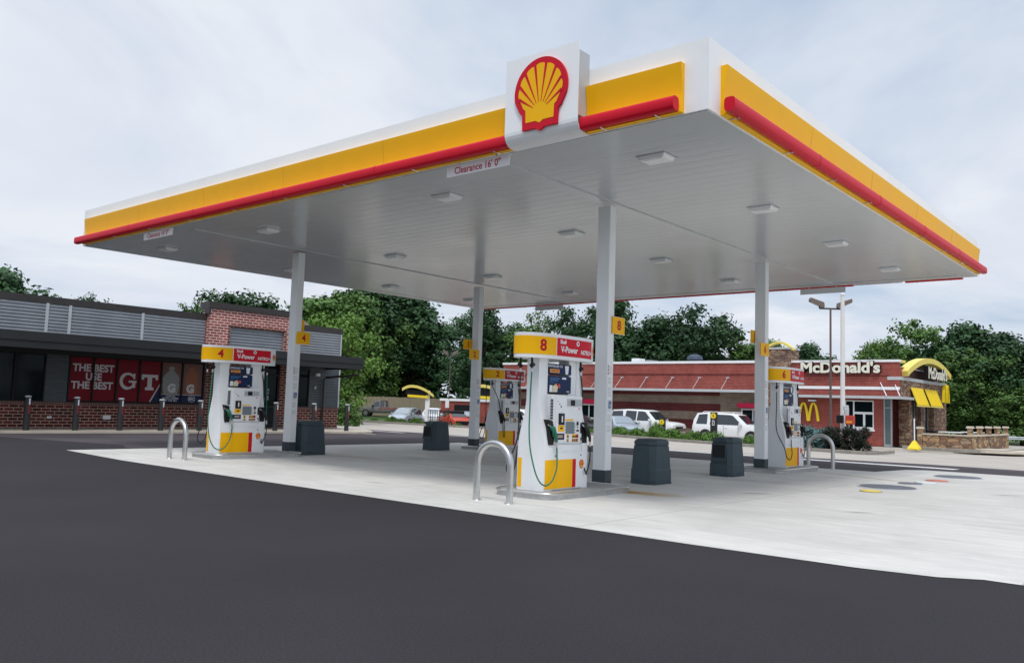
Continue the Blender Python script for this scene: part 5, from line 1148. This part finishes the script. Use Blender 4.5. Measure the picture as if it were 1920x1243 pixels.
SHX = [(-50.2, 36.5, .8, 'nearest the store corner, small'), (-48.4, 36.6, .7, 'second from the store corner, small'), (-46.5, 36.7, 1.2, 'left of the blue grey car, large'), (-45.3, 36.8, .9, 'touching the blue grey car front'),
       (-43.9, 37.0, 1.25, 'between the blue grey car and the rear left bin, large'), (-39.9, 37.6, .7, 'left of the rear left column, before the orange car'), (-36.9, 38.0, .75, 'right of the rear left column'),
       (-28.1, 37.7, 1.1, 'left of dispenser 8 nozzle, near the dark car'), (-27.1, 37.7, .9, 'under the dark car, beside dispenser 8'), (-24.9, 37.0, 1.2, 'right of column 8 before the grey blue sedan'), (-23.2, 36.4, 1.1, 'left of the first order post'),
       (-20.2, 35.3, 1.3, 'right of the first order post'), (-18.5, 34.9, 1.2, 'between the two order posts'), (-17.1, 34.5, 1.25, 'at the foot of the second order post'), (-14.6, 33.9, 1.0, 'just left of the rear right column')]
for x, y, s, d in SHX: shrub(x, y, s*.76, 'low green shrub '+d, sz=s*.95)
shrub(-21.7, 36.0, .72, 'taller airy light green bush against the first order post', sz=1.9, nm='bush')
jm = shrub_mesh('foliage', 1.15, 1.2, 110, .05, 700, LEAFB)
shrub(-11.2, 34.0, 1.0, 'blue green juniper mound beside the dark hedge', me=jm, z=-.32, nm='juniper', grp=None, cat='shrub')
hm = shrub_mesh('foliage', 1.15, .98, 130, .045, 800, LEAFP, 'box')
hg = shrub(-9.25, 32.9, .95, 'very dark clipped hedge at the right end of the planter', me=hm, z=-.32, nm='hedge', grp=None, cat='hedge'); hg.rotation_euler = (0, 0, -.05); hg.scale = (.84, 1, 1.1)
gm = shrub_mesh('foliage', 1.1, 1.7, 120, .07, 420, LEAFM)
shrub(-36.2, 23.4, 1.0, 'soft green bush beside the store corner', me=gm, z=-.25, nm='bush', grp=None, cat='bush')
shrub(-62.5, 43.0, .9, 'small dark bush beside the old pickup truck', me=gm, z=-.38, nm='bush', grp=None, cat='bush')

# ================================================================== posts and lamps
def lamp_post(x, y, h, lab, rot, small=False):
    t = thing('lamp_post', (x, y, zt(y, x)), lab, 'lamp post', None, rotz=rot)
    part(MB().cyl(0, 0, 0, h, .085, 10, .065), 'pole', t, mat('brown_pole_paint', (.12, .085, .075), .55), smooth=True); part(MB().cyl(0, 0, 0, .55, .22, 14), 'footing', t, CONCK)
    part(MB().rbox(-.75, .75, -.04, .04, h-.06, h+.03, .01).rbox(-.80, -.72, -.05, .05, h-.02, h+.16, .01).rbox(.72, .80, -.05, .05, h-.02, h+.16, .01), 'crossarm', t, BRONZE)
    k_ = .5 if small else .82
    t.scale = (k_, k_, 1)
    for s in (-1, 1):
        mb = MB(); P = [(0, -.04), (.06, -.10), (.95, .22), (1.0, .30), (.95, .45), (.05, .20)]
        mb.prism([(s*(p[0]+.45), p[1]) for p in P], (0, 0, h+.12), X, Z, -.19, .19, Y); hd = part(mb, 'lamp_head', t, mat('brown_lamp_housing', (.16, .12, .10), .5))
        mb = MB(); mb.add([(s*(.06+.47), -.15, h+.015), (s*(.92+.45), -.15, h+.325), (s*(.92+.45), .15, h+.325), (s*(.06+.47), .15, h+.015)], [(0, 1, 2, 3)]); part(mb, 'lamp_glass', hd, LGREY)
lamp_post(-11.85, 38.1, 7.75, 'tall brown double headed lamp post in front of the restaurant', YAW)
lamp_post(-47.2, 44.0, 6.3, 'slim double headed lamp post near the parked cars', YAW+.5, True)
t = thing('sign_plate', (-47.15, 43.88, .95), 'small white plate fixed to the slim lamp post', 'sign'); part(MB().rbox(-.22, .22, -.14, -.11, 0, .75, .01), 'plate', t, DOCW); part(MB().box(-.03, .03, -.11, -.05, .3, .4), 'clamp', t, STEEL)
t = thing('vent_pole', (-10.68, 36.6, -.37), 'tall plain white pole rising from behind the dark hedge', 'pole')
part(MB().cyl(0, 0, 0, 8.25, .13, 12, .10), 'pole', t, mat('off_white_pole', (.72, .70, .69), .5), smooth=True); part(MB().tube([(0, 0, 8.25), (0, 0, 8.32), (0, 0, 8.36)], [.13, .13, .05], 12), 'cap', t, DOCW)
t = thing('control_box', (-10.2, 36.2, 1.0), 'small dark box with red and yellow panel hung beside the white pole', 'control box')
part(MB().rbox(-.62, -.32, -.2, .1, 0, .42, .02), 'dark_box', t, BLACK); mb = MB().use(mat('box_red', (.5, .05, .03), .5)); mb.rbox(-.16, .26, -.2, .1, -.05, .42, .02); mb.use(ORANGE).box(-.10, .2, -.212, -.2, .02, .14); part(mb, 'warning_panel', t)
part(MB().tube([(-.15, 0, .42), (-.15, 0, .75), (-.2, 0, .95)], [.12, .13, .02], 10).rbox(-.3, -.05, -.1, .1, .7, .95, .04), 'hood', t, LGREY); part(MB().box(-.06, .0, -.05, .05, -1.3, 0), 'bracket', t, STEEL)
def order_post(x, y, h, lab, num):
    t = thing('order_post', (x, y, zt(y)+.09), lab, 'order post', 'dark order posts in the planter', rotz=.15)
    part(MB().rbox(-.19, .19, -.11, .11, 0, h, .02), 'housing', t, BRONZE2)
    part(MB().use(GOLD).disc((0, -.11, h-.22), X, Z, .165, 0, .03, 24), 'yellow_disc', t); mb = MB().use(DOCW); mb.rect((0, -.11, 0), X, Z, -.07, .07, h-.78, h-.48, 0, .012); mb.use(BLACK); mb.rect((0, -.11, 0), X, Z, -.035, .035, h-.74, h-.52, .012, .003); part(mb, 'white_panel', t)
    mb = MB().use(BLACK); mb.text(num, (0, -.14, h-.22), X, Z, .2, 0, .004, bold=.02); part(mb, 'disc_marking', t)
order_post(-21.6, 36.6, 1.15, 'dark order post with yellow disc in front of the boxy white SUV', '1')
order_post(-18.15, 36.6, 1.65, 'dark order post with yellow disc in front of the rounder white SUV', '2')
part(MB().cyl(0, 0, 1.6, 1.9, .015, 6), 'antenna', [o for o in COL.objects if o.name == 'order_post.001'][0], BLACK)
def arch_shelter(x, y, rot, lab):
    t = thing('arch_shelter', (x, y, -.38), lab, 'shelter', 'yellow arched drive-through shelters', rotz=rot)
    t.scale = (.47, .6, .95)
    part(MB().rbox(.30, 1.20, -.2, .2, 0, 2.95, .03), 'post', t, DOCW)
    n = 14; P = [(-4.3+6.2*k/n, 3.35-.9*((k/n-.30)/.7)**2 if k/n > .3 else 3.35-.35*((.3-k/n)/.3)**2) for k in range(n+1)]
    mb = MB(); mb.ribbon(P, .26, (0, .6, 0), X, Z, 0, 1.3); part(mb, 'roof_arch', t, PALEY)
    mb = MB(); mb.ribbon([(-3.2, 2.42), (-2, 2.40), (0, 2.36), (.9, 2.34)], .24, (0, .35, 0), X, Z, 0, .8); part(mb, 'lower_rail', t, GOLD)
    part(MB().box(-3.6, .8, -.3, .4, 2.55, 3.0), 'dark_panel', t, BLACK)
arch_shelter(-51.8, 45.4, YAW+.1, 'yellow arched shelter on a white post beside the timber fence')
arch_shelter(-39.45, 41.35, YAW+.1, 'yellow arched shelter with white post between column 2 and dispenser 2')
# guard rail at the right edge
t = thing('guard_rail', (-5.0, 60.5, -.4), 'galvanised guard rail beyond the patio wall at the right edge', 'guard rail')
mb = MB(); mb.prism([(0, .45), (.04, .5), (0, .56), (.04, .62), (0, .68), (-.02, .68), (.02, .62), (-.02, .56), (.02, .5), (-.02, .45)], (0, 0, 0), -Y, Z, -2, 14, X); part(mb, 'rail', t, mat('galvanised', (.45, .5, .52), .5, .6))
for x in (-1, 1.5, 4, 6.5, 9): part(MB().box(x, x+.1, .04, .16, -.2, .7), 'post', t, BRONZE)

# ================================================================== vehicles
def vehicle(name, lab, cat, loc, rz, paint, S_, glass, wheels, wr, nose='car', grp='vehicles around the restaurant', lower=None, gm=GLASSC, ws=GLASSC, bed=None):
    """S_: stations (x, z_bottom, z_belt, z_top, half width at belt, half width at top); +x is the front"""
    t = thing(name, loc, lab, cat, grp, rotz=rz)
    def ring(s):
        x, zb, zl, zt2, w_, wt = s; zm = zb+(zl-zb)*.45
        h = [(0, zb), (w_*.86, zb), (w_*.97, zb+.10), (w_, zm), (w_*.985, zl-.05), (w_*.965, zl), (wt+(w_-wt)*.06*(zt2 > zl+.12), max(zl+.005, zt2-.07)), (wt*.90, zt2-.012), (wt*.55, zt2+.008), (0, zt2+.012)]
        return [(x, y, z) for y, z in h]+[(x, -y, z) for y, z in h[-2:0:-1]]
    vs = []; R_ = [ring(s) for s in S_]; n = len(R_[0])
    for r in R_: vs += r
    fs = [(i*n+k, i*n+(k+1) % n, (i+1)*n+(k+1) % n, (i+1)*n+k) for i in range(len(R_)-1) for k in range(n)]
    fs += [tuple(range(n-1, -1, -1)), tuple((len(R_)-1)*n+k for k in range(n))]
    mb = MB(); mb.add(vs, fs); body = part(mb, 'body', t, paint, smooth=True)
    def at(x):
        for a, b in zip(S_[:-1], S_[1:]):
            if a[0] <= x <= b[0]:
                f = (x-a[0])/(b[0]-a[0]+1e-9); return [a[k]+(b[k]-a[k])*f for k in range(6)]
        return list(S_[0] if x < S_[0][0] else S_[-1])
    for (x0, x1, slant0, slant1) in glass['side']:
        for sgn in (-1, 1):
            lo = []; hi = []
            for k in range(9):
                f = k/8
                xl_ = x0+(x1-x0)*f; s = at(xl_); lo.append((xl_, sgn*(s[4]*.965+.008), s[2]+.03))
                xh = x0+slant0+(x1-slant1-x0-slant0)*f; s = at(xh); zz = max(s[2]+.05, s[3]-.10); fr_ = (zz-s[2])/(max(.01, s[3]-.07-s[2]))
                yy = s[4]*.965+((s[5]+(s[4]-s[5])*.06)-s[4]*.965)*min(1, fr_); hi.append((xh, sgn*(yy+.008), zz))
            vs = lo+hi; mb = MB(); mb.add(vs, [(k, k+1, 9+k+1, 9+k) for k in range(8)]); part(mb, 'side_window', t, gm)
    for (xa, xb, nm_) in glass['ends']:
        a = at(xa); b = at(xb); vs = []
        for k in range(7):
            f = .04+.92*k/6; s = [a[q]+(b[q]-a[q])*f for q in range(6)]
            off = .02
            for u in (-.88, -.5, 0, .5, .88): vs.append((xa+(xb-xa)*f+(off*.6 if xb < xa else -off*.6), u*s[5], s[3]+off-(.012 if abs(u) > .6 else 0)))
        mb = MB(); mb.add(vs, [(k*5+q, k*5+q+1, (k+1)*5+q+1, (k+1)*5+q) for k in range(6) for q in range(4)]); part(mb, nm_, t, ws, smooth=True)
    for wx in wheels:
        for sgn in (-1, 1):
            s = at(wx); w_ = s[4]
            mb = MB(); mb.tube([(wx, sgn*(w_-.12), wr), (wx, sgn*(w_+.012), wr)], wr*1.13, 22); part(mb, 'wheel_arch', body, BLACK)
            mb = MB(); mb.tube([(wx, sgn*(w_-.2), wr), (wx, sgn*(w_-.18), wr), (wx, sgn*(w_+.02), wr), (wx, sgn*(w_+.045), wr)], [wr*.9, wr, wr, wr*.93], 24); wh = part(mb, 'wheel', t, RUBBER, smooth=True)
            mb = MB(); mb.use(STEEL).tube([(wx, sgn*(w_+.03), wr), (wx, sgn*(w_+.052), wr)], [wr*.64, wr*.60], 20)
            mb.use(BLACK)
            for k in range(6):
                a = 2*PI*k/6; c = Vector((wx+math.cos(a)*wr*.38, sgn*(w_+.054), wr+math.sin(a)*wr*.38)); mb.tube([c, c+Vector((0, sgn*.004, 0))], wr*.13, 8)
            part(mb, 'rim', wh)
    xf = S_[-1][0]; f = S_[-1]; xr_ = S_[0][0]; r = S_[0]
    for sgn in (-1, 1):
        y0 = f[4]*.62; mb = MB(); mb.rbox(xf-.16, xf+.012, min(sgn*y0, sgn*f[4]*.98), max(sgn*y0, sgn*f[4]*.98), f[2]-.22, f[2]-.04, .02); part(mb, 'headlight', t, LENSW)
        y0 = r[4]*.80; mb = MB(); mb.rbox(xr_-.012, xr_+.10, min(sgn*y0, sgn*r[4]*1.0), max(sgn*y0, sgn*r[4]*1.0), r[2]-.30, r[2]+.04, .02); part(mb, 'tail_lamp', t, LENSR)
        xm_ = glass['mirror']; s = at(xm_); mb = MB(); mb.rbox(xm_-.12, xm_+.06, min(sgn*s[4]*.98, sgn*(s[4]+.20)), max(sgn*s[4]*.98, sgn*(s[4]+.20)), s[2]+.0, s[2]+.17, .03); part(mb, 'mirror', t, paint if nose != 'truck' else BLACK)
    part(MB().rbox(xf-.02, xf+.02, -f[4]*.52, f[4]*.52, f[2]-.24, f[2]-.05, .01), 'grille', t, BLACK)
    part(MB().rbox(xf-.12, xf+.06, -f[4]*.98, f[4]*.98, f[1]+.06, f[1]+.30, .04), 'front_bumper', t, lower or paint); part(MB().rbox(xr_-.07, xr_+.1, -r[4]*.97, r[4]*.97, r[1]+.04, r[1]+.26, .04), 'rear_bumper', t, lower or paint)
    for q in glass.get('doors', ()):
        s = at(q); mb = MB().use(BLACK)
        for sgn in (-1, 1): mb.box(q-.006, q+.006, min(sgn*(s[4]-.03), sgn*(s[4]+.004)), max(sgn*(s[4]-.03), sgn*(s[4]+.004)), s[1]+.15, s[2]-.02)
        part(mb, 'door_gap', body)
        mb = MB().use(paint)
        for sgn in (-1, 1): mb.rbox(q+.10, q+.26, min(sgn*(s[4]-.0), sgn*(s[4]+.03)), max(sgn*(s[4]-.0), sgn*(s[4]+.03)), s[2]-.16, s[2]-.12, .008)
        part(mb, 'door_handle', t)
    if glass.get('rack'):
        a, b = glass['rack']; z_ = at((a+b)/2)[3]; mb = MB()
        for sgn in (-1, 1): mb.tube([(a, sgn*.58, z_-.0), (a+.1, sgn*.58, z_+.06), (b-.1, sgn*.58, z_+.06), (b, sgn*.58, z_)], .02, 6)
        part(mb, 'roof_rail', t, glass.get('rackmat', DOCW))
    if glass.get('sill'): part(MB().rbox(wheels[0]+wr*1.2, wheels[1]-wr*1.2, -f[4]*1.05, f[4]*1.05, .30, .38, .02), 'running_board', t, lower or BLACK)
    return t
G_ = zt(41, -20); GL = zt(42, -48)
# rounder white SUV (nearer the right)
vehicle('parked_suv', 'rounder white SUV with curved rear side window, partly behind the rear right column', 'SUV', (-19.4, 41.9, G_), 0, CARW,
        [(-2.50, .48, 1.05, 1.15, .90, .80), (-2.44, .42, 1.10, 1.45, .94, .80), (-2.22, .36, 1.12, 1.84, .97, .76), (-1.6, .34, 1.12, 1.90, .98, .76), (.10, .34, 1.12, 1.88, .98, .76), (.55, .34, 1.12, 1.80, .98, .76), (1.30, .34, 1.14, 1.17, .97, .84), (1.9, .36, 1.10, 1.12, .96, .84), (2.35, .40, 1.00, 1.03, .92, .80), (2.52, .46, .84, .88, .84, .72)],
        dict(side=[(-2.20, -1.42, .14, .02), (-1.22, 1.02, .08, .72)], ends=[(1.26, .58, 'windscreen'), (-2.46, -2.24, 'rear_window')], mirror=.98, doors=(-.25, .75), rack=(-1.9, .3), sill=True), (-1.50, 1.62), .39, lower=LGREY)
# boxy white SUV
vehicle('parked_suv', 'boxy white SUV with chrome bumper behind the shrubs, right of column 8', 'SUV', (-25.9, 42.0, G_), -.03, CARW,
        [(-2.58, .50, 1.12, 1.20, .92, .84), (-2.52, .42, 1.14, 1.75, .96, .80), (-2.36, .38, 1.16, 1.88, .98, .78), (-1.2, .36, 1.16, 1.95, 1.0, .78), (.20, .36, 1.16, 1.92, 1.0, .78), (.50, .36, 1.16, 1.86, 1.0, .78), (1.22, .36, 1.17, 1.20, .99, .88), (1.95, .38, 1.14, 1.16, .98, .86), (2.40, .42, 1.06, 1.09, .95, .84), (2.55, .46, .92, .98, .90, .80)],
        dict(side=[(-2.40, -1.38, .04, .10), (-1.28, -.32, .10, .02), (-.24, .98, .02, .62)], ends=[(1.18, .53, 'windscreen'), (-2.56, -2.40, 'rear_window')], mirror=.92, doors=(-1.05, -.28, .85), rack=(-2.0, .2), rackmat=BLACK, sill=True), (-1.6, 1.68), .39, lower=CHROME)
SED = [(-2.20, .42, .86, .90, .76, .68), (-2.12, .34, .94, .98, .86, .74), (-1.75, .28, .98, 1.04, .89, .72), (-1.10, .26, .98, 1.40, .90, .62), (-.20, .26, .96, 1.47, .91, .62), (.35, .26, .95, 1.40, .91, .62), (1.15, .26, .94, .97, .90, .76), (1.75, .28, .86, .88, .87, .74), (2.15, .34, .72, .75, .80, .66), (2.26, .40, .60, .64, .70, .58)]
SEDG = dict(side=[(-1.62, -.35, .50, .02), (-.28, 1.02, .02, .66)], ends=[(1.12, .38, 'windscreen'), (-1.72, -1.12, 'rear_window')], mirror=.80, doors=(-.32, .6))
XOV = [(-2.20, .46, .98, 1.05, .80, .72), (-2.10, .38, 1.02, 1.40, .88, .70), (-1.80, .32, 1.04, 1.58, .92, .68), (-.9, .30, 1.03, 1.66, .92, .68), (.10, .30, 1.02, 1.64, .92, .68), (.45, .30, 1.01, 1.57, .92, .68), (1.25, .30, 1.02, 1.05, .91, .78), (1.80, .32, .96, .98, .88, .76), (2.15, .38, .84, .88, .82, .70), (2.28, .44, .70, .74, .74, .62)]
XOVG = dict(side=[(-1.95, -.95, .20, .02), (-.88, .02, .02, .02), (.10, 1.08, .02, .62)], ends=[(1.21, .48, 'windscreen'), (-2.12, -1.82, 'rear_window')], mirror=.85, doors=(-.92, .05))
vehicle('parked_car', 'blue grey crossover parked nose forward with a pale windscreen, left of the rear left bin', 'car', (-52.2, 43.6, GL), math.radians(-64), CARS, XOV, XOVG, (-1.35, 1.38), .34, gm=GLASSC, ws=GLASSL)
vehicle('parked_car', 'silver white crossover nose forward, behind the rear left bin and black rack', 'car', (-53.6, 48.4, GL), math.radians(-55), CARW, XOV, XOVG, (-1.35, 1.38), .34, ws=GLASSL)
vehicle('parked_car', 'low orange red car with a black roof, left of the rear left column', 'car', (-46.6, 44.3, GL), math.radians(-28), CARO, SED, SEDG, (-1.3, 1.36), .32, lower=BLACK)
part(MB().rbox(-1.5, .5, -.66, .66, 1.28, 1.52, .05), 'soft_top', [o for o in COL.objects if o.get('label', '').startswith('low orange')][0], BLACK)
vehicle('parked_car', 'silver sedan just behind the rear left column, sloping windscreen showing', 'car', (-49.6, 48.6, GL), math.radians(-48), CARS, SED, SEDG, (-1.3, 1.36), .32, ws=GLASSL)
vehicle('parked_car', 'white sedan seen in the gap between dispensers 2 and 8', 'car', (-37.0, 42.1, G_), math.radians(-5), CARW, XOV, XOVG, (-1.35, 1.38), .34)
vehicle('parked_car', 'black sedan between dispenser 8 and column 8', 'car', (-30.6, 40.2, G_), math.radians(-12), CARK, SED, SEDG, (-1.3, 1.36), .32)
vehicle('parked_car', 'grey blue sedan nose forward, partly hidden right of column 8', 'car', (-26.2, 39.0, G_), math.radians(-38), CARS, SED, SEDG, (-1.3, 1.36), .32, ws=GLASSL)
# old pickup truck, seen from its side, nose to the left of the picture
pk = vehicle('pickup_truck', 'old faded grey and red pickup truck parked by the timber fence', 'pickup truck', (-65.2, 52.3, -.36), PI+YAW-.05, CARG,
        [(-2.75, .50, .98, 1.0, .90, .86), (-2.70, .45, 1.02, 1.04, .93, .88), (-.42, .42, 1.02, 1.04, .95, .88), (-.38, .40, 1.04, 1.70, .95, .74), (-.30, .40, 1.04, 1.74, .95, .74), (.60, .40, 1.04, 1.74, .95, .74), (.75, .40, 1.04, 1.68, .95, .74), (1.22, .40, 1.05, 1.08, .94, .86), (2.2, .42, 1.0, 1.03, .92, .84), (2.55, .48, .92, .96, .88, .80)],
        dict(side=[(-.30, .18, .02, .02), (.26, 1.08, .02, .44)], ends=[(1.18, .78, 'windscreen'), (-.41, -.37, 'rear_window')], mirror=.98, doors=(.22,)), (-1.75, 1.72), .37, nose='truck', lower=BLACK)
mb = MB().use(CARR)
for s in (-1, 1): mb.box(-2.70, .18, min(s*.952, s*.965), max(s*.952, s*.965), .82, 1.02)
part(mb, 'side_panel', pk, label='faded red upper flank'); part(MB().box(-.42, .15, -.76, .76, 1.74, 1.765), 'roof_panel', pk, CARR)
# black rack standing by the bin
t = thing('metal_rack', (-48.1, 43.2, GL), 'black upright metal rack in front of the silver white crossover', 'rack', rotz=YAW)
mb = MB()
for k in range(6): mb.tube([(-.55+.2*k, 0, .35), (-.55+.2*k, 0, 1.42), (-.5+.18*k, 0, 1.52)], .028, 6)
part(mb, 'bars', t, BLACK); part(MB().tube([(-.6, 0, 1.50), (.55, 0, 1.50)], .03, 6).tube([(-.6, 0, .9), (.55, 0, .9)], .03, 6).rbox(-.9, .9, -.3, .3, 0, .5, .05), 'frame', t, BLACK)
